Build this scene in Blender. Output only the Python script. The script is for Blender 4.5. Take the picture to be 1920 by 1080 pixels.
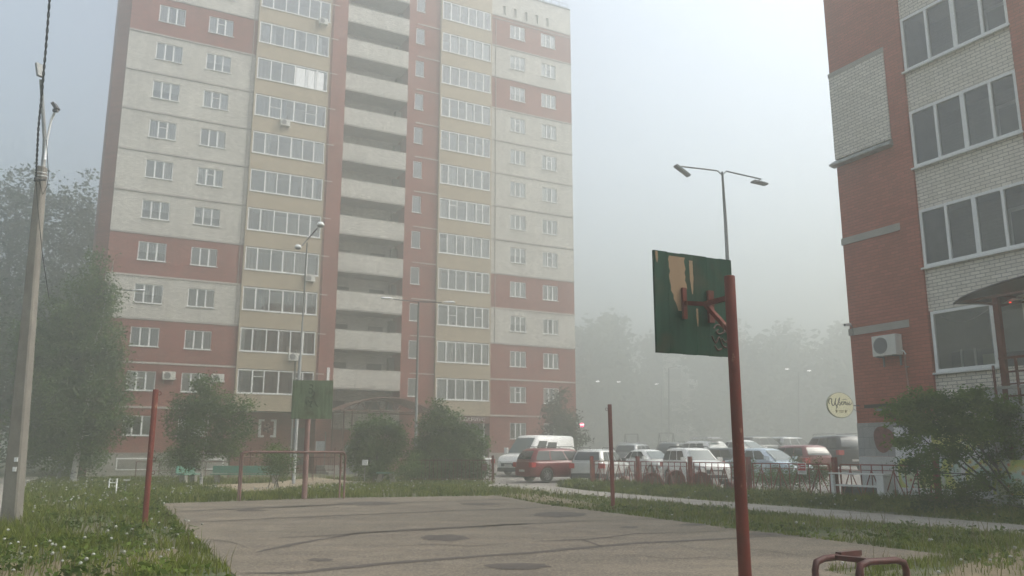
import bpy, math, random
import numpy as np
from mathutils import Vector, Matrix

R = math.radians
scene = bpy.context.scene
for o in list(bpy.data.objects):
    bpy.data.objects.remove(o)

# ------------------------------------------------------------------ camera
CAM_H = 1.45
PITCH = math.atan(310 / 1555)
cam_data = bpy.data.cameras.new('camera')
cam_data.sensor_width = 36
cam_data.lens = 1555 / 1920 * 36
cam_data.clip_end = 3000
cam_data.clip_start = 0.05
cam = bpy.data.objects.new('camera', cam_data)
scene.collection.objects.link(cam)
cam.location = (0, 0, CAM_H)
cam.rotation_euler = (R(90) + PITCH, 0, 0)
scene.camera = cam

# ------------------------------------------------------------------ sky, sun, exposure
SUN_EL, SUN_AZ = 50, 85          # azimuth from +Y clockwise
world = bpy.data.worlds.new('World')
scene.world = world
world.use_nodes = True
wn = world.node_tree.nodes
sky = wn.new('ShaderNodeTexSky')
sky.sky_type = 'NISHITA'
sky.sun_disc = False
sky.sun_elevation = R(SUN_EL)
sky.sun_rotation = R(SUN_AZ)
sky.dust_density = 6.0
sky.air_density = 1.0
sky.ozone_density = 1.0
sky.altitude = 100
wn['Background'].inputs['Strength'].default_value = 0.15
hs = wn.new('ShaderNodeHueSaturation')          # overcast: most of the blue is gone
hs.inputs['Saturation'].default_value = 0.6
hs.inputs['Value'].default_value = 1.0
world.node_tree.links.new(sky.outputs[0], hs.inputs['Color'])
tint = wn.new('ShaderNodeMix'); tint.data_type = 'RGBA'; tint.blend_type = 'MULTIPLY'; tint.inputs[0].default_value = 1
tint.inputs[7].default_value = (0.98, 1.015, 1.01, 1)
world.node_tree.links.new(hs.outputs[0], tint.inputs[6])
world.node_tree.links.new(tint.outputs[2], wn['Background'].inputs['Color'])
sd = bpy.data.lights.new('sun', 'SUN')
sd.energy = 0.5
sd.angle = R(40)
sd.color = (1, 0.96, 0.9)
sun = bpy.data.objects.new('sun', sd)
scene.collection.objects.link(sun)
sun.rotation_euler = (R(90 - SUN_EL), 0, R(180 - SUN_AZ))
scene.view_settings.view_transform = 'Standard'
scene.view_settings.look = 'None'
scene.view_settings.gamma = 1
scene.view_settings.use_curve_mapping = False
scene.view_settings.exposure = 1.33
cy = scene.cycles
cy.use_denoising = True
cy.max_bounces = 8
cy.diffuse_bounces = 4
cy.glossy_bounces = 3
cy.transmission_bounces = 6
cy.transparent_max_bounces = 12
cy.volume_bounces = 2
cy.caustics_reflective = False
cy.caustics_refractive = False

C = scene.collection

# ------------------------------------------------------------------ helpers
F = 1555.0
CP, SP = math.cos(PITCH), math.sin(PITCH)
def ray(u, v):
    a = (u - 960) / F; b = -(v - 540) / F
    return (a, CP - b * SP, SP + b * CP)
def gnd(u, v, z=0.0):
    r = ray(u, v); k = (z - CAM_H) / r[2]
    return (r[0] * k, r[1] * k)
def at(u, v, Y):
    r = ray(u, v); k = Y / r[1]
    return Vector((r[0] * k, Y, r[2] * k + CAM_H))

class MB:
    def __init__(s):
        s.v = []; s.f = []; s.m = []; s.sm = []; s.pieces = []
    def add(s, vs, fs, m=0, smooth=False):
        b = len(s.v); s.v += [tuple(p) for p in vs]; f0 = len(s.f)
        for f in fs:
            s.f.append(tuple(b + i for i in f)); s.m.append(m); s.sm.append(smooth)
        if s.pieces is not None: s.pieces.append((b, len(s.v), f0, len(s.f)))
    def quad(s, a, b, c, d, m=0): s.add([a, b, c, d], [(0, 1, 2, 3)], m)
    def box(s, x0, x1, y0, y1, z0, z1, m=0):
        if x0 > x1: x0, x1 = x1, x0
        if y0 > y1: y0, y1 = y1, y0
        if z0 > z1: z0, z1 = z1, z0
        s.add([(x0,y0,z0),(x1,y0,z0),(x1,y1,z0),(x0,y1,z0),(x0,y0,z1),(x1,y0,z1),(x1,y1,z1),(x0,y1,z1)],
              [(0,3,2,1),(4,5,6,7),(0,1,5,4),(1,2,6,5),(2,3,7,6),(3,0,4,7)], m)
    def tube(s, pts, r, n=8, m=0, cap=True):
        pts = [Vector(p) for p in pts]
        if not hasattr(r, '__len__'): r = [r] * len(pts)
        rings = []
        up = None
        for i, p in enumerate(pts):
            d = (pts[min(i + 1, len(pts) - 1)] - pts[max(i - 1, 0)]).normalized()
            if up is None:
                up = Vector((0, 0, 1)) if abs(d.z) < 0.9 else Vector((1, 0, 0))
            a = d.cross(up).normalized(); b = a.cross(d).normalized(); up = b
            rings.append([p + (a * math.cos(2 * math.pi * k / n) + b * math.sin(2 * math.pi * k / n)) * r[i] for k in range(n)])
        vs = [q for ring in rings for q in ring]
        fs = []
        for i in range(len(pts) - 1):
            for k in range(n):
                k2 = (k + 1) % n
                fs.append((i * n + k, i * n + k2, (i + 1) * n + k2, (i + 1) * n + k))
        if cap:
            fs += [tuple(range(n)), tuple((len(pts) - 1) * n + k for k in reversed(range(n)))]
        s.add(vs, fs, m, True)
    def bar(s, a, b, w, h=None, m=0):
        """rectangular bar from a to b"""
        a, b = Vector(a), Vector(b); h = h or w
        d = (b - a).normalized()
        up = Vector((0, 0, 1)) if abs(d.z) < 0.95 else Vector((0, 1, 0))
        x = d.cross(up).normalized() * (w / 2); y = x.cross(d).normalized() * (h / 2)
        vs = [a-x-y, a+x-y, a+x+y, a-x+y, b-x-y, b+x-y, b+x+y, b-x+y]
        s.add(vs, [(0,1,2,3),(7,6,5,4),(0,4,5,1),(1,5,6,2),(2,6,7,3),(3,7,4,0)], m)
    def lathe(s, prof, n=16, axis='z', c=(0, 0, 0), m=0):
        vs = []
        for (r, h) in prof:
            for k in range(n):
                a = 2 * math.pi * k / n
                p = (r * math.cos(a), r * math.sin(a), h)
                if axis == 'y': p = (p[0], p[2], p[1])
                if axis == 'x': p = (p[2], p[0], p[1])
                vs.append((p[0] + c[0], p[1] + c[1], p[2] + c[2]))
        fs = []
        for i in range(len(prof) - 1):
            for k in range(n):
                k2 = (k + 1) % n
                fs.append((i * n + k, i * n + k2, (i + 1) * n + k2, (i + 1) * n + k))
        s.add(vs, fs, m, True)
    def grid(s, P, m=0, smooth=True):
        """P[i][j] points"""
        a, b = len(P), len(P[0])
        vs = [p for row in P for p in row]
        s.add(vs, [(i * b + j, i * b + j + 1, (i + 1) * b + j + 1, (i + 1) * b + j) for i in range(a - 1) for j in range(b - 1)], m, smooth)
    def build(s, name, mats, parent=None, **kw):
        me = bpy.data.meshes.new(name)
        me.from_pydata(s.v, [], s.f)
        if not isinstance(mats, (list, tuple)): mats = [mats]
        for q in mats: me.materials.append(q)
        me.polygons.foreach_set('material_index', s.m)
        me.polygons.foreach_set('use_smooth', s.sm)
        me.update()
        o = bpy.data.objects.new(name, me); C.objects.link(o)
        if parent is not None: o.parent = parent
        tag(o, **kw)
        return o

def parts(mb, name, mats, parent, **kw):
    """every add() of the mesh builder becomes a part of its own"""
    out = []
    for (v0, v1, f0, f1) in mb.pieces:
        q = MB(); q.v = mb.v[v0:v1]; q.f = [tuple(i - v0 for i in f) for f in mb.f[f0:f1]]; q.m = mb.m[f0:f1]; q.sm = mb.sm[f0:f1]
        out.append(q.build(name, mats, parent, **kw))
    return out
def tag(o, label=None, cat=None, group=None, kind=None):
    if label: o['label'] = label
    if cat: o['category'] = cat
    if group: o['group'] = group
    if kind: o['kind'] = kind
def thing(name, label, cat, loc=(0, 0, 0), rz=0.0, group=None):
    o = bpy.data.objects.new(name, None); C.objects.link(o)
    o.empty_display_size = 0.2
    o.location = loc; o.rotation_euler = (0, 0, rz)
    tag(o, label, cat, group)
    return o
def dup(o, parent=None, loc=None, rz=None, label=None):
    c = o.copy(); C.objects.link(c); c.parent = parent
    if loc is not None: c.location = loc
    if rz is not None: c.rotation_euler = (0, 0, rz)
    if label: c['label'] = label
    for ch in list(o.children): dup(ch, c)
    return c

# ------------------------------------------------------------------ materials
def new_mat(name):
    m = bpy.data.materials.new(name); m.use_nodes = True
    nt = m.node_tree; b = nt.nodes['Principled BSDF']
    return m, nt, b
def N(nt, t, **kw):
    n = nt.nodes.new(t)
    for k, v in kw.items():
        if isinstance(k, str) and hasattr(n, k): setattr(n, k, v)
    return n
def L(nt, a, b): nt.links.new(a, b)
def rgba(c): return (c[0], c[1], c[2], 1)
def mixc(nt, fac, a, b, mode='MIX'):
    n = nt.nodes.new('ShaderNodeMix'); n.data_type = 'RGBA'; n.blend_type = mode
    for sock, val in ((n.inputs[0], fac), (n.inputs[6], a), (n.inputs[7], b)):
        if hasattr(val, 'is_output'): nt.links.new(val, sock)
        elif isinstance(val, (int, float)): sock.default_value = val
        else: sock.default_value = rgba(val)
    return n.outputs[2]
def noise(nt, vec, scale, detail=4, rough=0.6, dist=0.0):
    n = nt.nodes.new('ShaderNodeTexNoise'); n.inputs['Scale'].default_value = scale
    n.inputs['Detail'].default_value = detail; n.inputs['Roughness'].default_value = rough
    n.inputs['Distortion'].default_value = dist
    if vec is not None: nt.links.new(vec, n.inputs['Vector'])
    return n.outputs[0]
def ramp(nt, fac, stops):
    n = nt.nodes.new('ShaderNodeValToRGB')
    e = n.color_ramp.elements
    while len(e) < len(stops): e.new(0.5)
    for el, (p, c) in zip(e, stops):
        el.position = p; el.color = rgba(c) if hasattr(c, '__len__') else (c, c, c, 1)
    nt.links.new(fac, n.inputs[0])
    return n.outputs[0]
def objco(nt, scale=None):
    t = nt.nodes.new('ShaderNodeTexCoord')
    if scale is None: return t.outputs['Object']
    mp = nt.nodes.new('ShaderNodeMapping'); mp.inputs['Scale'].default_value = scale
    nt.links.new(t.outputs['Object'], mp.inputs['Vector'])
    return mp.outputs[0]
def bump(nt, b, h, strength=0.3, dist=0.01):
    n = nt.nodes.new('ShaderNodeBump'); n.inputs['Strength'].default_value = strength
    n.inputs['Distance'].default_value = dist
    nt.links.new(h, n.inputs['Height']); nt.links.new(n.outputs[0], b.inputs['Normal'])

def simple(name, col, rough=0.6, metal=0.0, var=0.25, scale=3.0, col2=None, bumps=0.15, spec=0.5, amt=(0.35, 0.7), zscale=1.0):
    m, nt, b = new_mat(name)
    co = objco(nt, (1, 1, zscale))
    nz = noise(nt, co, scale, 6, 0.65)
    f = ramp(nt, nz, [(amt[0], 0.0), (amt[1], 1.0)])
    c2 = col2 if col2 else tuple(c * (1 - var) for c in col)
    L(nt, mixc(nt, f, col, c2), b.inputs['Base Color'])
    b.inputs['Roughness'].default_value = rough
    b.inputs['Metallic'].default_value = metal
    b.inputs['Specular IOR Level'].default_value = spec
    if bumps: bump(nt, b, noise(nt, co, scale * 12, 3), bumps, 0.004)
    return m

def brick(name, c1, c2, mortar, bw=0.26, bh=0.075, ms=0.010, rough=0.85, var=0.12, tone=0.08, bmp=0.5, smooth=0.1):
    m, nt, b = new_mat(name)
    t = nt.nodes.new('ShaderNodeTexCoord')
    sp = nt.nodes.new('ShaderNodeSeparateXYZ'); L(nt, t.outputs['Object'], sp.inputs[0])
    ad = nt.nodes.new('ShaderNodeMath'); ad.operation = 'ADD'
    L(nt, sp.outputs[0], ad.inputs[0]); L(nt, sp.outputs[1], ad.inputs[1])
    cb = nt.nodes.new('ShaderNodeCombineXYZ'); L(nt, ad.outputs[0], cb.inputs[0]); L(nt, sp.outputs[2], cb.inputs[1])
    br = nt.nodes.new('ShaderNodeTexBrick')
    L(nt, cb.outputs[0], br.inputs['Vector'])
    br.inputs['Scale'].default_value = 1
    br.inputs['Brick Width'].default_value = bw; br.inputs['Row Height'].default_value = bh
    br.inputs['Mortar Size'].default_value = ms; br.inputs['Mortar Smooth'].default_value = smooth
    br.inputs['Color1'].default_value = rgba(c1); br.inputs['Color2'].default_value = rgba(c2)
    br.inputs['Mortar'].default_value = rgba(mortar)
    n1 = noise(nt, t.outputs['Object'], 0.35, 5, 0.6)
    dirt = ramp(nt, n1, [(0.35, 1.0), (0.75, 1 - var)])
    mp = nt.nodes.new('ShaderNodeMapping'); mp.inputs['Scale'].default_value = (2.2, 2.2, 0.25)
    L(nt, t.outputs['Object'], mp.inputs['Vector'])
    st = ramp(nt, noise(nt, mp.outputs[0], 1.0, 5, 0.7), [(0.4, 1.0), (0.8, 1 - tone)])
    c = mixc(nt, 1.0, br.outputs['Color'], dirt, 'MULTIPLY')
    c = mixc(nt, 1.0, c, st, 'MULTIPLY')
    L(nt, c, b.inputs['Base Color'])
    b.inputs['Roughness'].default_value = rough
    inv = nt.nodes.new('ShaderNodeMath'); inv.operation = 'SUBTRACT'; inv.inputs[0].default_value = 1
    L(nt, br.outputs['Fac'], inv.inputs[1])
    bump(nt, b, inv.outputs[0], bmp, 0.006)
    return m

def glass(name, tint=(0.75, 0.8, 0.8), refl=0.0, rough=0.02):
    m, nt, b = new_mat(name)
    nt.nodes.remove(b)
    out = nt.nodes['Material Output']
    tr = N(nt, 'ShaderNodeBsdfTransparent'); tr.inputs[0].default_value = rgba(tint)
    gl = N(nt, 'ShaderNodeBsdfGlossy'); gl.inputs['Roughness'].default_value = rough
    gl.inputs[0].default_value = (0.95, 0.97, 0.98, 1)
    fr = N(nt, 'ShaderNodeFresnel'); fr.inputs[0].default_value = 1.7
    ad = N(nt, 'ShaderNodeMath'); ad.operation = 'ADD'; ad.inputs[1].default_value = refl; ad.use_clamp = True
    L(nt, fr.outputs[0], ad.inputs[0])
    mx = N(nt, 'ShaderNodeMixShader')
    L(nt, ad.outputs[0], mx.inputs[0]); L(nt, tr.outputs[0], mx.inputs[1]); L(nt, gl.outputs[0], mx.inputs[2])
    L(nt, mx.outputs[0], out.inputs['Surface'])
    return m

def leaf(name, c1, c2, c3=None, trans=0.42):
    m, nt, b = new_mat(name)
    g = N(nt, 'ShaderNodeNewGeometry')
    c = mixc(nt, g.outputs['Random Per Island'], c1, c2)
    n1 = noise(nt, objco(nt), 0.9, 3)
    c = mixc(nt, ramp(nt, n1, [(0.35, 0.0), (0.65, 1.0)]), c, c3 or tuple(x * 0.75 for x in c1))
    L(nt, c, b.inputs['Base Color'])
    b.inputs['Roughness'].default_value = 0.6
    b.inputs['Specular IOR Level'].default_value = 0.12
    t = N(nt, 'ShaderNodeBsdfTranslucent'); L(nt, c, t.inputs[0])
    mx = N(nt, 'ShaderNodeMixShader'); mx.inputs[0].default_value = trans
    L(nt, b.outputs[0], mx.inputs[1]); L(nt, t.outputs[0], mx.inputs[2])
    L(nt, mx.outputs[0], nt.nodes['Material Output'].inputs['Surface'])
    return m

M = {}
M['white_brick'] = brick('white brick', (0.76, 0.725, 0.65), (0.54, 0.51, 0.455), (0.31, 0.29, 0.265), bh=0.075, tone=0.2, var=0.2)
M['white_brick_near'] = brick('pale silicate brick', (0.80, 0.745, 0.655), (0.66, 0.61, 0.53), (0.28, 0.25, 0.22), bw=0.285, bh=0.1, ms=0.009, tone=0.1, smooth=0.0)
M['red_brick'] = brick('red brick', (0.33, 0.095, 0.068), (0.235, 0.066, 0.046), (0.21, 0.10, 0.08), tone=0.2, var=0.22)
M['red_brick_near'] = brick('red brick joints', (0.43, 0.125, 0.080), (0.35, 0.098, 0.062), (0.17, 0.062, 0.045), bw=0.285, bh=0.1, ms=0.007, smooth=0.3)
M['yellow_brick'] = brick('yellow brick', (0.50, 0.405, 0.28), (0.38, 0.305, 0.205), (0.33, 0.275, 0.21))
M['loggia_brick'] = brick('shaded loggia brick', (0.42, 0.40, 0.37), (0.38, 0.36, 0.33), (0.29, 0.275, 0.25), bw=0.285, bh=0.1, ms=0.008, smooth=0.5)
M['concrete'] = simple('concrete', (0.36, 0.34, 0.31), 0.9, scale=1.6, col2=(0.25, 0.235, 0.21), bumps=0.3)
M['slab'] = simple('slab edge', (0.46, 0.42, 0.38), 0.9, scale=1.0, col2=(0.36, 0.32, 0.29))
M['slab_grey'] = simple('slab edge grey', (0.38, 0.35, 0.32), 0.9, scale=1.0, col2=(0.29, 0.27, 0.25))
M['pvc'] = simple('white plastic frame', (0.80, 0.80, 0.78), 0.4, var=0.06, bumps=0)
M['sill'] = simple('white painted sill', (0.74, 0.74, 0.72), 0.4, var=0.12, bumps=0)
M['glass'] = glass('window glass', refl=0.14)
M['glass_near'] = glass('near window glass', tint=(0.74, 0.77, 0.76), refl=0.03)
M['fence_paint'] = simple('rusty red fence paint', (0.27, 0.045, 0.035), 0.6, scale=6, col2=(0.12, 0.03, 0.022), spec=0.3)
M['pane_white'] = simple('near-white sheet', (0.90, 0.90, 0.90), 0.25, var=0.05, bumps=0, scale=1)
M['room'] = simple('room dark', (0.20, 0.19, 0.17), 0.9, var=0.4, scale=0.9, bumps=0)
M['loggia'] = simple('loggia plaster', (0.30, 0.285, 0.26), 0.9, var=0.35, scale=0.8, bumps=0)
M['curtain'] = simple('net curtain', (0.62, 0.60, 0.56), 0.9, var=0.18, scale=2, bumps=0)
M['curtain_blue'] = simple('blue grey curtain', (0.30, 0.33, 0.36), 0.9, var=0.25, scale=2, bumps=0)
M['curtain_dark'] = simple('dark curtain', (0.22, 0.17, 0.14), 0.9, var=0.3, scale=2, bumps=0)
M['curtain_warm'] = simple('warm curtain', (0.52, 0.42, 0.33), 0.9, var=0.25, scale=2, bumps=0)
M['roofing'] = simple('roofing felt', (0.12, 0.12, 0.12), 0.9)
M['red_paint'] = simple('red oxide paint', (0.125, 0.020, 0.012), 0.7, scale=5, col2=(0.075, 0.015, 0.010), spec=0.2, bumps=0.2, zscale=0.4)
def chip(m, col, scale=7, lo=.60, hi=.64):
    """bare or rusty chips in the paint"""
    nt = m.node_tree; b = nt.nodes['Principled BSDF']; src = b.inputs['Base Color'].links[0].from_socket
    f = ramp(nt, noise(nt, objco(nt, (1, 1, .45)), scale, 7, .7), [(lo, 0), (hi, 1)])
    L(nt, mixc(nt, f, src, col), b.inputs['Base Color'])
chip(M['red_paint'], (.20, .09, .055)); chip(M['fence_paint'], (.24, .12, .08), 9)
M['rust_brown'] = simple('brown painted pipe', (0.15, 0.055, 0.04), 0.55, scale=6, col2=(0.09, 0.04, 0.03))
M['bordeaux'] = simple('bordeaux gloss paint', (0.070, 0.010, 0.010), 0.5, scale=8, col2=(0.035, 0.010, 0.008), spec=0.3, bumps=0.25)
M['galv'] = simple('galvanised steel', (0.24, 0.245, 0.24), 0.6, metal=0.1, scale=4)
M['dark_metal'] = simple('dark metal', (0.09, 0.085, 0.085), 0.5, scale=4)
M['lamp_white'] = simple('lamp housing', (0.72, 0.72, 0.72), 0.35, var=0.1, bumps=0)
M['black'] = simple('black rubber', (0.02, 0.02, 0.02), 0.7, bumps=0)
M['ac_white'] = simple('ac casing', (0.66, 0.65, 0.60), 0.45, var=0.12, bumps=0)
M['bark'] = simple('bark', (0.12, 0.095, 0.075), 0.95, scale=6, col2=(0.05, 0.04, 0.03), bumps=0.8)
M['birch_bark'] = simple('birch bark', (0.50, 0.48, 0.44), 0.85, scale=5, col2=(0.05, 0.045, 0.04), amt=(0.52, 0.62), zscale=2.2, bumps=0.3)
# ------------------------------------------------------------------ apartment tower (local frame: x along facade, y into building, z up)
AZ = 61.8
_r = ray(165, 850)
BP = (_r[0] / _r[1] * 55, 55)
random.seed(11)
tower = thing('apartment_tower', 'thirteen storey red, white and yellow brick apartment block fading into the fog', 'apartment building', (BP[0], BP[1], 0), R(90 - AZ))

ROOF = 43.1
def wall_grid(mb, x0, x1, z0, z1, holes, y, depth, mat_fn, xs=(), zs=()):
    """front quads with rectangular openings and their reveals"""
    X = sorted(set([x0, x1] + [h[0] for h in holes] + [h[1] for h in holes] + [x for x in xs if x0 < x < x1]))
    Z = sorted(set([z0, z1] + [h[2] for h in holes] + [h[3] for h in holes] + [z for z in zs if z0 < z < z1]))
    X = [x for x in X if x0 <= x <= x1]; Z = [z for z in Z if z0 <= z <= z1]
    for i in range(len(X) - 1):
        for j in range(len(Z) - 1):
            cx, cz = (X[i] + X[i+1]) / 2, (Z[j] + Z[j+1]) / 2
            if any(h[0] < cx < h[1] and h[2] < cz < h[3] for h in holes): continue
            mb.quad((X[i], y, Z[j]), (X[i+1], y, Z[j]), (X[i+1], y, Z[j+1]), (X[i], y, Z[j+1]), mat_fn(cx, cz))
    for (a, b, c, d) in holes:
        k = mat_fn((a + b) / 2, (c + d) / 2)
        mb.quad((a, y, c), (a, y + depth, c), (a, y + depth, d), (a, y, d), k)
        mb.quad((b, y, c), (b, y, d), (b, y + depth, d), (b, y + depth, c), k)
        mb.quad((a, y, d), (a, y + depth, d), (b, y + depth, d), (b, y, d), k)
        mb.quad((a, y, c), (b, y, c), (b, y + depth, c), (a, y + depth, c), k)

SL = [1.5] + [4.55 + 3 * k for k in range(12)] + [40.2]     # slab lines
def fl(k): return 1.5 + 3.0 * k
RED_A = {0, 1, 2, 4, 10}; RED_G = {0, 1, 2, 4, 9 + 0, 12} - {9}
RED_G = {0, 1, 2, 4, 10, 12}
WM = [M['white_brick'], M['red_brick'], M['yellow_brick'], M['concrete']]
def fmat_A(x, z):
    if z < 1.5: return 3
    k = int((z - 1.55) // 3)
    return 1 if (k in RED_A) else 0
def fmat_G(x, z):
    if z < 1.5: return 3
    k = int((z - 1.55) // 3)
    return 1 if k in RED_G else 0

wallmb = MB()
winsA = []
for k in range(13):
    z = 1.5 + 3 * k
    h = 1.32
    zb = z + 1.12
    winsA.append((1.86, 3.68, zb, zb + h, k)); winsA.append((5.33, 7.1, zb, zb + h, k))
wall_grid(wallmb, 0, 8.9, 0, ROOF, [w[:4] for w in winsA if w[3] < ROOF], 0, 0.14, fmat_A, zs=[1.5 if q == 0 else 1.55 + 3 * q for q in range(14)])
# chamfered corner and side wall (red)
wallmb.quad((-0.75, 0.85, 0), (0, 0, 0), (0, 0, ROOF), (-0.75, 0.85, ROOF), 1)
wallmb.quad((-0.75, 15, 0), (-0.75, 0.85, 0), (-0.75, 0.85, ROOF), (-0.75, 15, ROOF), 1)
winsG = []
for k in range(13):
    zb = 1.5 + 3 * k + 1.12
    winsG.append((31.1, 32.65, zb, zb + 1.32, k)); winsG.append((34.35, 35.9, zb, zb + 1.32, k))
slots = [(30.35 + i * 1.14, 30.62 + i * 1.14, 40.75, 41.6) for i in range(5)]
wall_grid(wallmb, 29.2, 37.6, 0, ROOF, [w[:4] for w in winsG if w[2] < 39] + slots, 0, 0.14, fmat_G, zs=[1.5] + [1.55 + 3 * q for q in range(1, 14)])
for s in slots: wallmb.quad((s[0], .14, s[2]), (s[1], .14, s[2]), (s[1], .14, s[3]), (s[0], .14, s[3]), 3)
wallmb.quad((37.6, 0, 0), (37.6, 15, 0), (37.6, 15, ROOF), (37.6, 0, ROOF), 0)
wallmb.quad((37.6, 15, 0), (-0.75, 15, 0), (-0.75, 15, ROOF), (37.6, 15, ROOF), 0)
# pilaster C (proud) 14.55..15.95, stair wall E
wallmb.box(14.75, 15.55, -0.32, 1.9, 0, ROOF, 1)
wallmb.box(15.55, 15.93, -0.30, 1.9, 0, ROOF, 1)
winsE = []
for k in range(14):
    zb = 0.0 + 3 * k + (-0.15)
    if zb > 3.5: winsE.append((22.0, 22.78, zb, zb + 1.42, k))
wall_grid(wallmb, 21.45, 24.25, 0, ROOF, [w[:4] for w in winsE if w[3] < ROOF], 0, 0.14, lambda x, z: 1)
wallmb.box(21.3, 21.45, -0.12, 1.9, 0, ROOF, 1)
# loggia bays B and F: yellow parapets, glazing band openings
def bay(x0, x1, zfirst, yf):
    for k in range(14):
        z0 = 3 * k + (1.5 if False else 0)
    mb = wallmb
    # cheeks
    mb.box(x0, x0 + 0.12, yf, 0.0, zfirst, ROOF, 2); mb.box(x1 - 0.12, x1, yf, 0.0, zfirst, ROOF, 2)
    for k in range(14):
        sill = 2.65 + 3 * k
        top = sill + 1.75
        nxt = sill + 3.0
        zz1 = min(nxt, ROOF)
        if k == 0: continue
        prev_top = sill - 1.25
        lo = max(prev_top, zfirst)
        if lo < ROOF and sill < ROOF + 2:
            mb.box(x0 + 0.122, x1 - 0.122, yf, yf + 0.14, lo, min(sill, ROOF), 2)
            mb.quad((x0, yf+.14, prev_top - .003), (x1, yf+.14, prev_top - .003), (x1, 1.4, prev_top - .003), (x0, 1.4, prev_top - .003), 3)
            mb.quad((x0, yf+.14, sill - .6), (x1, yf+.14, sill - .6), (x1, 1.4, sill - .6), (x0, 1.4, sill - .6), 3)
bay(8.9, 14.6, 4.42, -0.22)
bay(24.22, 29.15, 4.42, -0.22)
for (x0, x1) in ((8.9, 14.75), (24.25, 29.2)):
    wallmb.quad((x0, 1.4, 0), (x1, 1.4, 0), (x1, 1.4, 4.4), (x0, 1.4, 4.4), 1)
    wallmb.quad((x0, -.08, 4.415), (x1, -.08, 4.415), (x1, 1.4, 4.415), (x0, 1.4, 4.415), 3)
    for xx in (x0, x1):
        wallmb.quad((xx, 0, 0), (xx, 1.4, 0), (xx, 1.4, ROOF), (xx, 0, ROOF), 1)
wallmb.quad((14.6, -0.22, 4.42), (14.75, -0.22, 4.42), (14.75, -0.22, ROOF), (14.6, -0.22, ROOF), 1)
wall = wallmb.build('wall', WM, tower)
back = MB()
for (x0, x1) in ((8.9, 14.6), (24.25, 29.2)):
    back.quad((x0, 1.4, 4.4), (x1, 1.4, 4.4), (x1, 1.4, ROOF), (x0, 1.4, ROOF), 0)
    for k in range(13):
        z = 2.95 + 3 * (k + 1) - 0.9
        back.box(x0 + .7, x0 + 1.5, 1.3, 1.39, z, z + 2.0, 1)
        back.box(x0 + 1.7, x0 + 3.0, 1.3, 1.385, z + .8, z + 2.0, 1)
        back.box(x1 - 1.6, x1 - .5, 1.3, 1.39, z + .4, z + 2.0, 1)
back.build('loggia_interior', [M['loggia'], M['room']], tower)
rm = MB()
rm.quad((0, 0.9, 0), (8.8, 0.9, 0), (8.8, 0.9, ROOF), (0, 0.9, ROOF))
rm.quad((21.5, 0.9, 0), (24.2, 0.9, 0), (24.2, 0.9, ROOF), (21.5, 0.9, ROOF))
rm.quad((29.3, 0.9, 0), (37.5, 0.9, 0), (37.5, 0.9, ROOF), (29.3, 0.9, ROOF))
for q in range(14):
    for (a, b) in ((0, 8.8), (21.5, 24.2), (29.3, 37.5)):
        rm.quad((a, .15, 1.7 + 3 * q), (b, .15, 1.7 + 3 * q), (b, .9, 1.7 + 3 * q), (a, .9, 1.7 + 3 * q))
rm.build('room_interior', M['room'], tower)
rf = MB(); rf.quad((-0.75, .85, ROOF), (37.6, 0, ROOF), (37.6, 15, ROOF), (-0.75, 15, ROOF))
for (x0, x1) in ((0, 37.6),):
    rf.box(x0, x1, -0.06, 0.3, ROOF, ROOF + 0.08)
rf.build('roof', M['roofing'], tower)
rl = MB()
for i in range(11): rl.tube([(28.5 + i * .9, .3, ROOF), (28.5 + i * .9, .3, ROOF + .75)], .02, 5)
for zz in (.4, .75): rl.tube([(28.5, .3, ROOF + zz), (37.5, .3, ROOF + zz)], .02, 5)
rl.build('roof_railing', M['galv'], tower)

# concrete slab lines
sb = MB()
for k in range(1, 14):
    z = 1.5 + 3 * k
    sb.box(0.02, 8.88, -0.05, 0.02, z - 0.06, z + 0.07, 0 if k < 3 or k == 4 else 1)
    sb.box(29.22, 37.62, -0.05, 0.02, z - 0.06, z + 0.07, 0 if k < 3 or k == 4 else 1)
sb.box(29.22, 37.62, -0.05, 0.02, 40.14, 40.2, 1)
for k in range(14):
    z = 4.6 + 3 * k
    if z > ROOF: break
    sb.box(22.1 if k % 1 == 0 else 21.5, 24.22, -0.04, 0.02, z, z + 0.09, 0)
    sb.box(14.62, 15.2, -0.345, -0.3, z - .4, z - .31, 0)
sb.box(0, 8.9, -0.04, 0.02, 1.44, 1.5, 1)
parts(sb, 'floor_slab_edge', [M['slab'], M['slab_grey']], tower)
js = MB()
for x in (8.62, 29.62): js.box(x, x + .04, -0.055, 0.01, 10.6, 40.0)
parts(js, 'expansion_joint', M['slab_grey'], tower)

# parapets of the open landings D
for k in range(14):
    z = 0.2 + 3 * k + (0.0 if k else 0)
    p0, p1 = 3 * k + 0.2, 3 * k + 1.72
    if k == 0: continue
    if p1 > ROOF: break
    pm = MB(); pm.box(15.94, 21.29, -0.18, -0.02, p0 + .12, p1, 0)
    pm.box(15.94, 21.29, -0.16, 1.85, p0, p0 + .118, 1)
    pm.box(15.95, 21.28, -0.2, 0.0, p1, p1 + .03, 1)
    for xx in (17.6, 19.2): pm.tube([(xx, -.18, p0 + .3), (xx, -.3, p0 + .28)], .05, 6, 1)
    pm.build('landing_parapet', [M['white_brick'], M['concrete']], tower)
lb = MB()
lb.quad((15.9, 1.85, 0), (21.4, 1.85, 0), (21.4, 1.85, ROOF), (15.9, 1.85, ROOF), 0)
for k in range(1, 14):
    z = 3 * k + .32
    lb.box(16.1, 17.5, 1.75, 1.86, z, z + 2.1, 1); lb.box(19.2, 20.4, 1.75, 1.86, z, z + 2.1, 1)
    lb.box(20.85, 21.3, 1.3, 1.86, z, z + 2.6, 1)
lb.build('landing_back_wall', [M['white_brick'], M['room']], tower)

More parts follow.
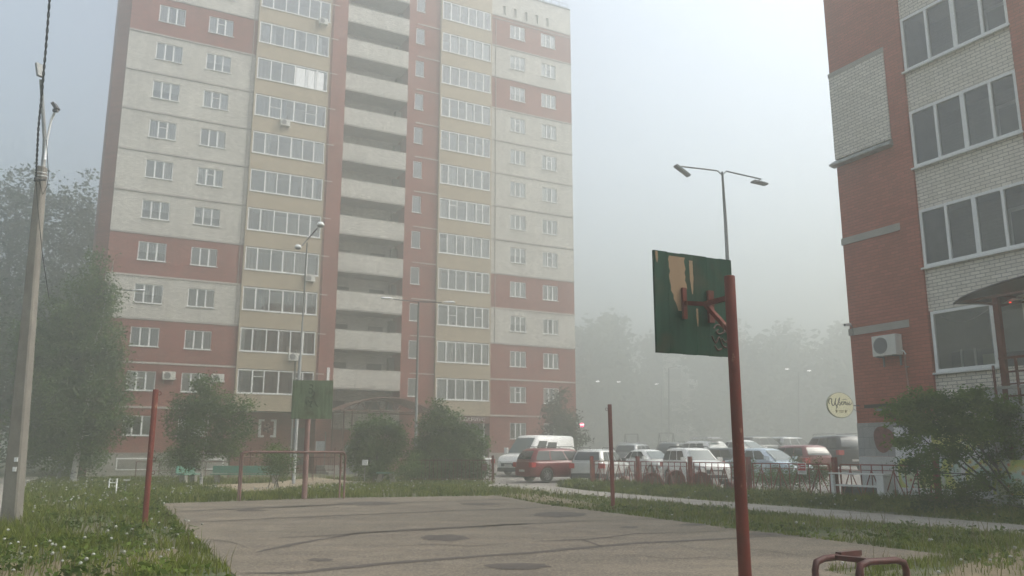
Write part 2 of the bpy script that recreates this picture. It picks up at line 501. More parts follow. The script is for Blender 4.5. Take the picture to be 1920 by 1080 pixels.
# casement windows of sections A and G as parts, each > pane, curtain, sill
def casement(w, h, style, sillm=True):
    fr = MB(); t = 0.06
    fr.box(0, w, .03, .10, 0, t); fr.box(0, w, .03, .10, h - t, h)
    fr.box(0, t, .03, .10, t, h - t); fr.box(w - t, w, .03, .10, t, h - t)
    a, b = w * 0.34, w * 0.66
    for x in (a, b): fr.box(x - .05, x + .05, .025, .10, t, h - t)
    if style in (1, 2): fr.box(a, b, .03, .09, h * .62, h * .62 + .05)
    f = fr.build('window', M['pvc'], tower)
    g = MB(); g.quad((t, .07, t), (w - t, .07, t), (w - t, .07, h - t), (t, .07, h - t)); g.build('pane', M['glass'], f)
    c = MB()
    def cur(x0, x1, z0=t, z1=h - t):
        n = max(4, int((x1 - x0) / .05)); P = []
        for i in range(n + 1):
            x = x0 + (x1 - x0) * i / n; y = .135 + .02 * math.sin(i * 2.1)
            P.append([(x, y, z0), (x, y, z1)])
        c.grid(P)
    if style == 0: cur(t, a); cur(b, w - t)
    elif style == 1: cur(t, a * .9); cur(b * 1.02, w - t)
    elif style == 2: cur(t, a * 1.3); cur(b, w - t)
    elif style == 3: cur(t, w * .5); cur(w * .72, w - t)
    elif style == 4: cur(t, w - t)
    elif style == 6: cur(t, w - t, h * .45)
    elif style == 7: cur(b, w - t)
    else: cur(t, w * .22); cur(w * .8, w - t)
    parts(c, 'curtain', [M['curtain'], M['curtain'], M['curtain'], M['curtain_warm'], M['curtain_blue'], M['curtain_dark'], M['curtain'], M['curtain_warm']][style], f)
    s = MB(); s.box(-.05, w + .05, -.09, .03, -.045, .0); s.build('sill', M['sill'], f)
    return f
protoA = [casement(1.82, 1.32, s) for s in range(8)]
protoG = [casement(1.55, 1.32, s) for s in range(8)]
used = set()
def place(protos, idx, x, y, z):
    p = protos[idx]
    if id(p) not in used:
        used.add(id(p)); p.location = (x, y, z)
    else: dup(p, tower, (x, y, z))
order = list(range(4)) * 2
n = 0
for (a, b, c, d, k) in winsA:
    if d < 37: place(protoA, n if n < 8 else random.choice([0, 0, 1, 2, 3, 4, 5, 6, 7]), a, 0.02, c); n += 1
n = 0
for (a, b, c, d, k) in winsG:
    if c < 39: place(protoG, n if n < 8 else random.choice([0, 0, 1, 2, 3, 4, 5, 6, 7]), a, 0.02, c); n += 1
# stair windows
def stairwin():
    fr = MB(); w, h, t = .78, 1.42, .05
    fr.box(0, w, .03, .09, 0, t); fr.box(0, w, .03, .09, h - t, h); fr.box(0, t, .03, .09, t, h - t); fr.box(w - t, w, .03, .09, t, h - t)
    f = fr.build('stair_window', M['pvc'], tower)
    g = MB(); g.quad((t, .06, t), (w - t, .06, t), (w - t, .06, h - t), (t, .06, h - t)); g.build('pane', M['glass'], f)
    s = MB(); s.box(-.04, w + .04, -.09, .03, -.05, 0); s.build('sill', M['sill'], f)
    return f
sw = stairwin(); first = True
for (a, b, c, d, k) in winsE:
    if d > 42.5: break
    if first: sw.location = (a, 0.02, c); first = False
    else: dup(sw, tower, (a, 0.02, c))
# glazed loggia bands
def band(w, h, cuts, style):
    fr = MB(); t = .07
    fr.box(0, w, 0, .08, 0, t); fr.box(0, w, 0, .08, h - t, h)
    fr.box(0, t, 0, .08, t, h - t); fr.box(w - t, w, 0, .08, t, h - t)
    for i, x in enumerate(cuts):
        hw = .05 if i % 2 == 0 else .035
        fr.box(w * x - hw, w * x + hw, -.005 * (i % 2), .08, t, h - t)
    if style == 2:
        for (a, b) in ((cuts[0], cuts[1]), (cuts[3], cuts[4])): fr.box(w * a, w * b, .005, .07, h * .7, h * .7 + .05)
    if style == 3:
        fr.box(w * cuts[0], w * cuts[1], .005, .07, h * .5, h * .5 + .04); fr.box(w * cuts[3], w * cuts[4], .005, .07, h * .5, h * .5 + .04)
    f = fr.build('glazed_band', M['pvc'], tower)
    g = MB(); g.quad((t, .045, t), (w - t, .045, t), (w - t, .045, h - t), (t, .045, h - t)); g.build('pane', M['glass'], f)
    c = MB()
    X = [0] + list(cuts) + [1]
    rnd = random.Random(style * 7 + int(w * 10))
    for i in range(len(X) - 1):
        r = rnd.random()
        if r < .5:
            x0, x1 = X[i] * w + .05, X[i + 1] * w - .05
            if r < .22: x1 = x0 + (x1 - x0) * .45
            n = 10; P = []
            for q in range(n + 1):
                x = x0 + (x1 - x0) * q / n; y = .30 + .03 * math.sin(q * 1.9)
                P.append([(x, y, .05), (x, y, h - .06)])
            c.grid(P)
    parts(c, 'curtain', [M['curtain'], M['curtain_warm'], M['curtain'], M['curtain_blue'], M['curtain_dark'], M['curtain'], M['curtain_warm'], M['curtain'], M['curtain_blue'], M['curtain']][style], f)
    if style in (3, 5, 8):              # things stored on the loggia
        k_ = MB(); x_ = w * (.12 + .08 * style)
        k_.box(x_, x_ + .45, .5, .8, -.4, .35 + .05 * style); k_.box(x_ + .6, x_ + .8, .4, .6, -.4, .6)
        parts(k_, 'stored_box', M['curtain_warm'] if style == 5 else M['curtain_dark'], f)
    s = MB(); s.box(-.03, w + .03, -.07, .0, -.05, .0); s.build('sill', M['sill'], f)
    return f
cutsets = [(.17, .35, .53, .69, .85), (.16, .34, .50, .66, .83), (.19, .34, .53, .72, .85), (.2, .36, .54, .71, .86)]
for (x0, w) in ((9.02, 5.46), (24.34, 4.7)):
    protos = [band(w, 1.7, cutsets[s % 4], s) for s in range(10)]
    for k in range(1, 14):
        z = 2.65 + 3 * k
        if z > 40: break
        if k <= 10: protos[(k * 3 + int(x0)) % 10].location = (x0, -0.2, z)
        else: dup(protos[(k * 5 + int(x0)) % 10], tower, (x0, -0.2, z))
# three near-white sheets added just in front of the panes
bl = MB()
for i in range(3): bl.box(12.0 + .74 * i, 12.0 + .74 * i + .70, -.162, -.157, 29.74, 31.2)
parts(bl, 'pane_sheet', M['pane_white'], tower)
# ground-floor porch wall: dark door, tiled picture frame, downpipes
pr = MB()
pr.box(13.5, 14.45, 1.3, 1.38, 0.6, 3.3, 0)
pr.build('service_door', M['dark_metal'], tower)
fm = MB()
for (a, b, c, d) in ((11.0, 11.18, 2.6, 3.9), (12.1, 12.28, 2.6, 3.9)): fm.box(a, b, 1.28, 1.39, c, d)
for (a, b) in ((11.18, 11.4), (11.88, 12.1)): fm.box(a, b, 1.28, 1.39, 2.6, 2.75); fm.box(a, b, 1.28, 1.39, 3.75, 3.9)
fmo = fm.build('wall_picture', M['pvc'], tower)
ip = MB()
for q in range(14):
    a = q * 2.399; rr = .07 * math.sqrt(q)
    ip.lathe([(0, -.03), (.10, -.02), (.09, 0)], 7, 'y', (11.64 + rr * math.cos(a), 1.34, 3.27 + rr * math.sin(a) * 1.3), q % 2)
ip.build('motif', [simple('motif dark', (.10, .03, .03)), simple('motif pale', (.40, .25, .22))], fmo)
dp = MB()
dp.tube([(13.05, -.3, 0.1), (13.05, -.3, 9.0)], .05, 8)
dp.tube([(15.5, -.42, 0.1), (15.5, -.42, 3.0)], .04, 8)
parts(dp, 'downpipe', M['galv'], tower)
tp = MB(); tp.box(15.42, 15.62, -.36, -.325, 6.7, 7.75); tp.build('white_panel', M['pvc'], tower)
# basement windows
def bwin(a, b, c, d):
    w = MB(); w.box(a, b, -.04, .01, c, d, 0); w.box(a + .08, b - .08, -.05, -.035, c + .08, d - .08, 1)
    w.build('basement_window', [M['pvc'], M['loggia']], tower)
bwin(1.7, 3.9, .35, 1.15); bwin(7.3, 8.5, .35, 1.1)
# entrance canopy with arched truss
cx0, cx1 = 15.6, 22.8
def arc(u, y, dz=0):
    x = cx0 + (cx1 - cx0) * u
    return (x, y, 4.45 + 1.0 * math.sin(math.pi * u) ** .9 + dz)
cn = MB()
P = [[arc(i / 20, y, .08) for y in (-3.6, -2.4, -1.2, -.35)] for i in range(21)]
cn.grid(P, 0, True)
P = [[arc(i / 20, y, .05) for y in (-3.6, -2.4, -1.2, -.35)] for i in range(21)]
cn.grid(P, 0, True)
can = cn.build('entrance_canopy', simple('brown roof sheet', (.17, .095, .08), .5), tower)
tr = MB()
for y in (-3.6, -0.5):
    tr.tube([arc(i / 20, y) for i in range(21)], .045, 6)
    tr.tube([(cx0, y, 4.42), (cx1, y, 4.42)], .05, 6)
    for i in range(12):
        a = (i + .5) / 13; b = (i + 1.5) / 13
        pa = arc(a, y); pb = arc(b, y)
        lo = lambda u: (cx0 + (cx1 - cx0) * u, y, 4.45)
        tr.tube([lo(a) if i % 2 else pa, pb if i % 2 else lo(b)], .028, 5)
tr.build('truss', M['rust_brown'], can)
po = MB()
for x in (15.9, 16.5, 21.9, 22.5): po.tube([(x, -3.5, 0), (x, -3.5, 4.42)], .06, 8)
for x in (15.9, 22.5): po.tube([(x, -.7, 0), (x, -.7, 4.42)], .05, 8)
for i in range(9): po.tube([(15.9, -3.3 + i * .3, .1), (15.9, -3.3 + i * .3, 4.2)], .02, 5)
parts(po, 'canopy_post', M['rust_brown'], can)
ew = MB()
ew.box(15.95, 21.3, -.1, .05, 0, 3.2, 0); ew.box(17.6, 19.0, -.2, -.1, .3, 2.5, 1)
ew.build('entrance_wall', [M['red_brick'], M['dark_metal']], tower)
st = MB()
for i in range(4): st.box(14.9, 17.6, -3.4 + i * .3 - (.3 if i == 0 else 0), -.35, i * .15, i * .15 + .149)
st.build('steps', M['concrete'], tower)
# shop front under the right bay
sf = MB()
sf.box(24.4, 29.1, -.1, 1.2, 3.85, 4.41, 0)
sf.box(24.4, 29.1, .6, .7, .4, 3.85, 1); sf.box(26.4, 26.5, .55, .6, .4, 3.85, 2); sf.box(28.9, 29.0, .5, .6, .4, 3.85, 2)
sf.build('shop_front', [simple('maroon fascia', (.17, .04, .035), .5), M['dark_metal'], M['pvc']], tower)
def text_mesh(txt, size, mat, name, parent, loc, rot, ext=.01, shear=0.0, sx=1.0):
    cu = bpy.data.curves.new('t', 'FONT'); cu.body = txt; cu.size = size; cu.extrude = ext; cu.shear = shear
    cu.align_x = 'CENTER'; cu.align_y = 'CENTER'
    to = bpy.data.objects.new('t', cu); C.objects.link(to)
    bpy.context.view_layer.update()
    me = bpy.data.meshes.new_from_object(to.evaluated_get(bpy.context.evaluated_depsgraph_get()))
    bpy.data.objects.remove(to)
    me.materials.clear(); me.materials.append(mat)
    o = bpy.data.objects.new(name, me); C.objects.link(o); o.parent = parent
    o.location = loc; o.rotation_euler = rot; o.scale = (sx, 1, 1)
    return o
text_mesh('АКВАРИУС', .42, simple('pale letters', (.75, .70, .66), .5, var=.05), 'shop_lettering', tower, (27.45, -.13, 4.13), (R(90), 0, 0), sx=1.15)
# dish at the far left roof edge and small dish
sdm = MB(); sdm.lathe([(0, 0), (.2, .03), (.38, .12)], 14, 'y', (-1.4, .9, 36.4)); sdm.tube([(-1.4, .95, 36.4), (-.75, 1.0, 36.2)], .025, 6)
sdm.tube([(-1.4, .9, 36.4), (-1.9, .4, 36.2)], .015, 5)
sdm.build('satellite_dish', M['galv'], tower)

# ---------------------------------------------------------------- air conditioners
def ac_unit(label, loc, rz, group, w=.82, h=.55):
    t = thing('air_conditioner', label, 'air conditioner', loc, rz, group)
    b = MB(); b.box(0, w, -.32, -.04, 0, h, 0)
    b.lathe([(h * .43, -.335), (h * .43, -.322)], 20, 'y', (w * .36, 0, h * .5), 1)
    b.lathe([(0.0, -.326), (h * .40, -.326)], 20, 'y', (w * .36, 0, h * .5), 2)
    for k in range(1, 5): b.lathe([(h * .085 * k, -.334), (h * .085 * k + .008, -.334)], 20, 'y', (w * .36, 0, h * .5), 1)
    b.build('casing', [M['ac_white'], M['pvc'], M['dark_metal']], t)
    k = MB()
    for x in (.12, w - .12): k.box(x - .02, x + .02, -.34, 0.02, -.04, -.005); k.box(x - .02, x + .02, -.03, .01, -.3, -.04)
    k.build('bracket', M['galv'], t)
    p = MB(); p.tube([(w - .02, -.1, .12), (w + .07, -.1, .1), (w + .08, -.03, 0)], .02, 6); p.build('pipe', M['pvc'], t)
    return t
tm = Matrix.Translation((BP[0], BP[1], 0)) @ Matrix.Rotation(R(90 - AZ), 4, 'Z')
def TW(x, y, z): return tm @ Vector((x, y, z))
g = 'air conditioners on the apartment tower'
ac_unit('air conditioner on red brick left of the middle second-floor window of the tower', TW(4.08, 0, 6.4), R(90 - AZ), g)
ac_unit('air conditioner half hidden by the small birch, right of second-floor tower window', TW(7.28, 0, 6.38), R(90 - AZ), g)
ac_unit('highest but one air conditioner, hung on a yellow parapet high on the tower', TW(10.95, -.22, 26.1), R(90 - AZ), g, .7, .5)
ac_unit('topmost air conditioner on the tower, at the right end of a glazed loggia', TW(13.5, -.3, 35.2), R(90 - AZ), g, .7, .5)
ac_unit('air conditioner under the loggia glazing just behind the twin dome lamp pole', TW(13.4, -.22, 14.15), R(90 - AZ), g, .75, .5)
ac_unit('lowest air conditioner on a yellow parapet, left of the dome lamp pole', TW(12.5, -.22, 8.12), R(90 - AZ), g, .75, .55)
HAZE = 0.0116
# ------------------------------------------------------------------ ground sheets
m, nt, b = new_mat('soil and grass')
co = objco(nt)
c = mixc(nt, ramp(nt, noise(nt, co, .5, 6, .65), [(.42, 0), (.6, 1)]), (.055, .075, .025), (.15, .125, .09))
c = mixc(nt, ramp(nt, noise(nt, co, 6, 5), [(.4, 0), (.7, 1)]), c, (.075, .09, .035))
L(nt, c, b.inputs['Base Color']); b.inputs['Roughness'].default_value = 1
bump(nt, b, noise(nt, co, 9, 6), .6, .05)
MG = m
gb = MB(); gb.quad((-410, -110, 0), (410, -110, 0), (410, 510, 0), (-410, 510, 0))
gb.build('ground', MG, kind='structure')
# court
AX = Vector((-.4588, .8885, 0)); AY = Vector((.8885, .4588, 0)); CO = Vector((2.6, 9.9, 0))
def court(a, b_, z=0): p = CO + AX * a + AY * b_; return (p.x, p.y, z)
m, nt, b = new_mat('old asphalt')
co = objco(nt)
rt = nt.nodes.new('ShaderNodeMapping'); rt.inputs['Rotation'].default_value = (0, 0, R(-27)); rt.inputs['Scale'].default_value = (.35, 1.3, 1); L(nt, co, rt.inputs['Vector'])
base = mixc(nt, ramp(nt, noise(nt, rt.outputs[0], .9, 7, .62), [(.38, 0), (.62, 1)]), (.175, .138, .098), (.096, .076, .055))
base = mixc(nt, ramp(nt, noise(nt, co, 2.1, 7, .72), [(.42, 0), (.68, .8)]), base, (.088, .074, .060))
base = mixc(nt, ramp(nt, noise(nt, co, .8, 5, .7), [(.55, 0), (.7, .6)]), base, (.215, .18, .135))
v = nt.nodes.new('ShaderNodeTexVoronoi'); v.inputs['Scale'].default_value = 45; L(nt, co, v.inputs['Vector'])
base = mixc(nt, ramp(nt, v.outputs['Color'], [(.3, 0), (.9, .7)]), base, (.27, .225, .165))
base = mixc(nt, ramp(nt, noise(nt, co, 38, 3, .7), [(.5, 0), (.66, .8)]), base, (.05, .043, .037))
L(nt, base, b.inputs['Base Color']); b.inputs['Roughness'].default_value = .92
bump(nt, b, noise(nt, co, 110, 3), .5, .006)
MA = m
m, nt, b = new_mat('tar')
co = objco(nt)
L(nt, mixc(nt, noise(nt, co, 14, 4), (.085, .068, .054), (.05, .041, .034)), b.inputs['Base Color']); b.inputs['Roughness'].default_value = .85
bump(nt, b, noise(nt, co, 60, 3), .4, .005)
MT = m
M['asphalt2'] = simple('parking asphalt', (.22, .20, .18), .9, scale=.6, col2=(.14, .13, .12), bumps=.3)
M['paver'] = simple('path concrete', (.30, .275, .24), .95, scale=1.2, col2=(.21, .19, .165), bumps=.4)
def wobble(poly, step=.35, amp=.07, seed=1):
    rnd = random.Random(seed); out = []
    for i in range(len(poly)):
        a = Vector(poly[i]); b2 = Vector(poly[(i + 1) % len(poly)])
        n = max(1, int((b2 - a).length / step))
        for k in range(n):
            p = a.lerp(b2, k / n); out.append((p.x + rnd.uniform(-amp, amp), p.y + rnd.uniform(-amp, amp)))
    return out
def sheet(name, poly, z, mat, wob=.07, seed=1, kind='structure', **kw):
    p = wobble(poly, seed=seed, amp=wob) if wob else poly
    b3 = MB(); b3.add([(x, y, z) for x, y in p], [tuple(range(len(p)))])
    return b3.build(name, mat, kind=kind, **kw)
def c2(a, b_): q = court(a, b_); return (q[0], q[1])
COURT = [gnd(1800, 1045), gnd(1400, 995), gnd(1010, 945), gnd(935, 930), gnd(640, 934), gnd(300, 945), gnd(345, 990), gnd(440, 1080), c2(-3.2, -5.9), c2(-3.2, 1.2), gnd(1540, 1071)]
sheet('court_surface', COURT, .012, MA, .05)
PATH = [gnd(905, 912), gnd(1040, 925), gnd(1300, 946), gnd(1600, 977), gnd(1920, 1003), (14, 9), (16.5, 9), gnd(1920, 985), gnd(1700, 967), gnd(1250, 933), gnd(1110, 921), gnd(1040, 912), gnd(1075, 907), (9, 60), (-4, 60), gnd(940, 904)]
sheet('footpath', PATH, .006, M['paver'], .06, 3)
LOT = [gnd(1115, 909), gnd(1195, 911), gnd(1300, 917), gnd(1402, 924), gnd(1563, 934), (11.2, 26.8), (20, 44), (55, 110), (-3, 150), (-3.5, 50), gnd(940, 903)]
def lotz(x, y): return .012 + max(0, min(y - 43, 17)) * .03 + max(0, min(x - 9.5, 9)) * .06 * min(1, max(0, (y - 27) / 10))
def lot_edge(y):
    if y < 36.5: return 3.4 + (36.5 - y) * .524
    if y < 43: return 3.4 - (y - 36.5) * .75
    return -1.5 - min(y - 43, 5) * .8
lm = MB()
ys = [25 + i * .75 for i in range(60)] + [72, 80, 95, 120, 150]
lm.grid([[(lot_edge(y) + (60 - lot_edge(y)) * (j / 40) ** 1.5, y, lotz(lot_edge(y) + (60 - lot_edge(y)) * (j / 40) ** 1.5, y)) for j in range(41)] for y in ys][::-1], 0, True)
lm.build('parking_lot', M['asphalt2'], kind='structure')
WALK = [(-30, 33), (-16, 36.5), (-6, 38.5), (2, 39.5), (2.5, 41), (-8, 41.0), (-17, 38.3), (-30, 35)]
WALKW = [gnd(0, 985), gnd(22, 935), gnd(60, 905), gnd(100, 895), (-34, 50), (-38, 48), (-26, 30), (-14, 16), (-13, 14)]
sheet('side_path', WALKW, .008, M['paver'], .05, 5)
YARD = [gnd(450, 930), gnd(520, 921), gnd(660, 909), gnd(760, 908), gnd(780, 905), gnd(660, 903), gnd(590, 895), gnd(510, 905), gnd(330, 912), gnd(440, 922)]
sheet('yard_path', YARD, .008, simple('sandy path', (.30, .235, .15), .95, scale=1.0, col2=(.24, .2, .15)), .05, 6)
SOIL = [[gnd(-60, 1100), gnd(-60, 1052), gnd(40, 1058), gnd(130, 1050), gnd(200, 1056), gnd(260, 1040), gnd(330, 1030), gnd(350, 1050), gnd(300, 1066), gnd(230, 1075), gnd(180, 1100)],
        [gnd(1790, 1120), gnd(1740, 1090), gnd(1800, 1062), gnd(1860, 1040), gnd(1900, 1030), gnd(1960, 1040), gnd(1990, 1090)],
        [gnd(935, 928), gnd(1000, 926), gnd(1060, 936), gnd(1150, 950), gnd(1110, 952), gnd(1010, 942)]]
for i, pl_ in enumerate(SOIL): sheet('bare_soil', pl_, .004, simple('trodden soil', (.19, .145, .09), 1, scale=3, col2=(.12, .10, .06), bumps=.8) if i == 0 else bpy.data.materials['trodden soil'], .06, 30 + i)
# tar-filled cracks and patches: real strips lying on the court
def strip(pts, w, seed):
    rnd = random.Random(seed); P = []
    pp = [Vector((*gnd(u, v_), 0)) for u, v_ in pts]
    fine = []
    for i in range(len(pp) - 1):
        n = max(2, int((pp[i + 1] - pp[i]).length / .12))
        for k in range(n): fine.append(pp[i].lerp(pp[i + 1], k / n))
    fine.append(pp[-1])
    ww = w; off = 0
    for i, p in enumerate(fine):
        d = (fine[min(i + 1, len(fine) - 1)] - fine[max(0, i - 1)]).normalized(); nn = Vector((-d.y, d.x, 0))
        ww = max(.2 * w, min(1.7 * w, ww + rnd.uniform(-.22, .22) * w)); off = off * .85 + rnd.uniform(-.2, .2) * w
        e = min(1, i / 5, (len(fine) - 1 - i) / 5) ** .5 if len(fine) > 10 else 1
        a = p + nn * (ww * e / 2 + off); b2 = p - nn * (ww * e / 2 - off)
        P.append([(a.x, a.y, .0165), (b2.x, b2.y, .0165)])
    return P
cm = MB()
for i, (pts, w) in enumerate([
    ([(440, 1077), (560, 1076), (760, 1056), (1000, 1038), (1200, 1020), (1420, 1008), (1560, 1004)], .13),
    ([(480, 1038), (520, 1028), (600, 1012), (680, 1000), (760, 997), (900, 989), (1000, 982)], .16),
    ([(510, 1011), (640, 1004), (760, 995), (1000, 983), (1110, 978), (1240, 974), (1300, 969)], .09),
    ([(350, 981), (500, 974), (700, 965), (900, 957), (1030, 952)], .14),
    ([(320, 960), (450, 955), (600, 948), (760, 943), (900, 939), (960, 937)], .30),
    ([(1000, 1017), (1100, 1013), (1200, 1002), (1330, 998), (1400, 994)], .07),
    ([(1090, 1013), (1125, 1026)], .07),
    ([(1430, 1033), (1520, 1046)], .035), ([(520, 953), (600, 949), (700, 944)], .4),
    ([(420, 1002), (470, 998), (560, 999), (640, 993)], .04), ([(700, 1027), (820, 1022), (880, 1026), (960, 1020)], .03), ([(1180, 1042), (1260, 1050), (1330, 1047), (1420, 1056)], .03), ([(560, 972), (700, 976), (840, 971)], .05), ([(1000, 1000), (1040, 994), (1090, 996)], .03), ([(380, 1012), (430, 1017), (470, 1030)], .03), ([(1060, 954), (1120, 957), (1200, 956)], .05),
    ([(1250, 1018), (1300, 1030), (1380, 1034), (1480, 1030)], .035)]):
    cm.grid(strip(pts, w, i), 0, False)
def blob(u, v_, ru, rv, seed):
    rnd = random.Random(seed); vs = []
    for k in range(28):
        a = 2 * math.pi * k / 28; q = 1 + rnd.uniform(-.13, .13)
        x, y = gnd(u + ru * q * math.cos(a), v_ + rv * q * math.sin(a)); vs.append((x, y, .0172))
    cm.add(vs, [tuple(range(28))])
blob(835, 1010, 45, 6, 1); blob(970, 1064, 58, 6.5, 2); blob(1050, 966, 50, 5, 3); blob(690, 945, 60, 3.2, 4)
blob(1430, 1003, 40, 3, 5); blob(470, 958, 26, 2, 6); blob(900, 946, 40, 2.2, 7); blob(600, 1052, 24, 3, 8); blob(1300, 985, 26, 2.2, 9); blob(1180, 990, 18, 1.6, 10)
cm.build('court_tar_seams', MT, kind='structure')
# ------------------------------------------------------------------ near brick building on the right (local x: towards the camera, y: into the building)
_r2 = ray(1612, 850)
P2 = Vector((_r2[0] / _r2[1] * 25.8, 25.8, 0)); RZ2 = R(-62.7)
bld = thing('brick_building', 'near red and white brick building with glazed loggias at the right edge', 'apartment building', P2, RZ2)
m2 = Matrix.Translation(P2) @ Matrix.Rotation(RZ2, 4, 'Z'); m2i = m2.inverted()
def NW(x, y, z): return m2 @ Vector((x, y, z))
def onw(u, v, yo=0.0):
    """pixel ray met with the plane y=yo of the near building, in its local frame"""
    r = Vector(ray(u, v)); o = m2i @ Vector((0, 0, CAM_H)); d = m2i.to_3x3() @ r
    k = (yo - o.y) / d.y
    return o + d * k
HN = 20.0
w = MB()
NM = [M['red_brick_near'], M['white_brick_near'], M['slab']]
def q4(x0, x1, z0, z1, m, y=0.0): w.quad((x0, y, z0), (x1, y, z0), (x1, y, z1), (x0, y, z1), m)
q4(0, 2.17, 2.36, 10.8, 0); q4(0, 2.17, 13.86, HN, 0)
w.box(0.0, 2.13, -.05, .02, 10.86, 13.72, 1)
w.box(2.17, 2.78, -.07, .5, 2.36, HN, 0)
w.quad((0, 0, 0), (0, 0, HN), (0, 12, HN), (0, 12, 0), 0)
# loggia column: white brick parapets, openings
SI = [3.65, 6.69, 9.70, 12.74, 15.78, 18.8]; TO = [5.42, 8.40, 11.45, 14.46, 17.5, 20.0]
lo = 2.3
for s_, t_ in zip(SI, TO):
    q4(2.78, 6.03, lo, min(s_, HN), 1, 0.0); lo = t_
w.box(6.03, 7.0, -.07, .5, 5.7, HN, 0)
q4(7.0, 14, 5.7, HN, 1)
q4(5.9, 14, 0, 5.7, 1, .05)
w.build('wall', NM, bld)
sl = MB()
sl.box(-.03, 2.17, -.04, .05, 7.98, 8.2, 0); sl.box(-.03, 2.2, -.04, .05, 5.06, 5.28, 0); sl.box(-.02, 2.17, -.065, .05, 13.72, 13.86, 0)
parts(sl, 'floor_slab_edge', M['slab_grey'], bld)
ld = MB(); ld.add([(-.12, -.22, 10.70), (2.2, -.22, 10.70), (2.2, .02, 10.86), (-.12, .02, 10.86), (-.12, -.22, 10.64), (2.2, -.22, 10.64), (2.2, .02, 10.60), (-.12, .02, 10.60)],
    [(0,1,2,3), (4,7,6,5), (0,4,5,1), (1,5,6,2), (3,2,6,7), (0,3,7,4)]); ld.build('metal_ledge', simple('weathered tin', (.40, .43, .42), .4, metal=.3, scale=3, col2=(.2, .2, .18)), bld)
# loggia interiors
li = MB()
for s_, t_ in zip(SI[1:], TO[1:]):
    z0 = s_ - 1.15
    li.quad((2.8, 1.35, z0), (6.0, 1.35, z0), (6.0, 1.35, t_ + .2), (2.8, 1.35, t_ + .2), 0)
    li.quad((2.8, .1, t_ + .15), (6.0, .1, t_ + .15), (6.0, 1.35, t_ + .15), (2.8, 1.35, t_ + .15), 1)
    li.quad((2.8, .1, z0), (6.0, .1, z0), (6.0, 1.35, z0), (2.8, 1.35, z0), 1)
    li.quad((2.8, .1, z0), (2.8, 1.35, z0), (2.8, 1.35, t_ + .2), (2.8, .1, t_ + .2), 1)
    li.quad((6.0, .1, z0), (6.0, 1.35, z0), (6.0, 1.35, t_ + .2), (6.0, .1, t_ + .2), 1)
    li.box(4.55, 5.9, 1.29, 1.34, s_ - .2, t_ - .25, 2); li.box(4.68, 5.77, 1.27, 1.285, s_ - .1, t_ - .37, 3)
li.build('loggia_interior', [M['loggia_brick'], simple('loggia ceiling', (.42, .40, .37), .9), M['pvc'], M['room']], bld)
def nband(s_, t_, x0=2.8, x1=6.02, cuts=(.26, .52, .77)):
    W_ = x1 - x0; h = t_ - s_; fr = MB(); t = .085
    fr.box(0, W_, -.03, .06, 0, t); fr.box(0, W_, -.03, .06, h - t, h); fr.box(0, t, -.03, .06, t, h - t); fr.box(W_ - t, W_, -.03, .06, t, h - t)
    for i, c in enumerate(cuts):
        hw = .065 if i == 1 else .04
        fr.box(W_ * c - hw, W_ * c + hw, -.035, .06, t, h - t)
    f = fr.build('glazed_band', M['pvc'], bld); f.location = (x0, 0, s_)
    X = [t] + [W_ * c for c in cuts] + [W_ - t]
    for i in range(len(X) - 1):
        g = MB(); g.quad((X[i], .01 + .012 * (i % 2), t), (X[i + 1], .01 + .012 * (i % 2), t), (X[i + 1], .01 + .012 * (i % 2), h - t), (X[i], .01 + .012 * (i % 2), h - t)); g.build('pane', M['glass_near'], f)
    s = MB(); s.box(-.05, W_ + .04, -.12, -.03, -.06, -.01); s.build('sill', M['sill'], f)
    return f
for s_, t_ in zip(SI[1:5], TO[1:5]): nband(s_, t_)
# ground-floor shop: large window, door, shop room
nband(3.67, 5.40, 2.84, 4.66, ())
rmn = MB()
rmn.quad((2.85, 2.6, 2.6), (6.0, 2.6, 2.6), (6.0, 2.6, 5.6), (2.85, 2.6, 5.6), 0)
rmn.quad((2.85, .1, 5.55), (8, .1, 5.55), (8, 2.6, 5.55), (2.85, 2.6, 5.55), 1)
rmn.quad((2.85, .1, 2.9), (8, .1, 2.9), (8, 2.6, 2.9), (2.85, 2.6, 2.9), 1)
rmn.quad((2.85, .1, 2.6), (2.85, 2.6, 2.6), (2.85, 2.6, 5.6), (2.85, .1, 5.6), 0)
rmn.build('shop_room', [simple('shop wall', (.34, .36, .35), .8, bumps=0), simple('shop ceiling', (.5, .5, .48), .9, bumps=0)], bld)
ct = MB()
ct.box(3.0, 4.3, .5, 1.1, 2.95, 4.25, 0); ct.box(4.25, 5.1, .6, 1.2, 2.95, 4.1, 1); ct.box(3.3, 3.34, .45, .49, 3.6, 4.3, 2); ct.box(3.7, 3.74, .45, .49, 3.6, 4.3, 2)
ct.box(4.15, 4.62, .12, .15, 3.78, 4.05, 3)
ct.build('shop_counter', [simple('counter grey', (.16, .165, .165), .5), simple('counter dark', (.07, .07, .07), .5), M['pvc'], simple('pale poster', (.55, .56, .42), .7)], bld)
garl = MB(); garl.tube([(3.0 + i * .1, .2, 5.25 - .22 * math.sin(math.pi * i / 14)) for i in range(15)], .012, 5); garl.build('garland', M['pvc'], bld)
dr = MB()
dr.box(4.66, 4.82, -.02, .1, 3.0, 5.45, 0); dr.box(4.82, 6.0, -.01, .1, 5.33, 5.45, 0); dr.box(5.45, 5.55, -.03, .1, 3.0, 5.33, 0); dr.box(4.82, 5.45, -.01, .08, 3.0, 3.25, 0)
dr.box(5.55, 6.2, -.02, .06, 3.0, 5.33, 0)
door = dr.build('shop_door', M['pvc'], bld)
g = MB(); g.quad((4.82, .03, 3.25), (5.45, .03, 3.25), (5.45, .03, 5.33), (4.82, .03, 5.33)); g.build('pane', M['glass_near'], door)
hh = MB()
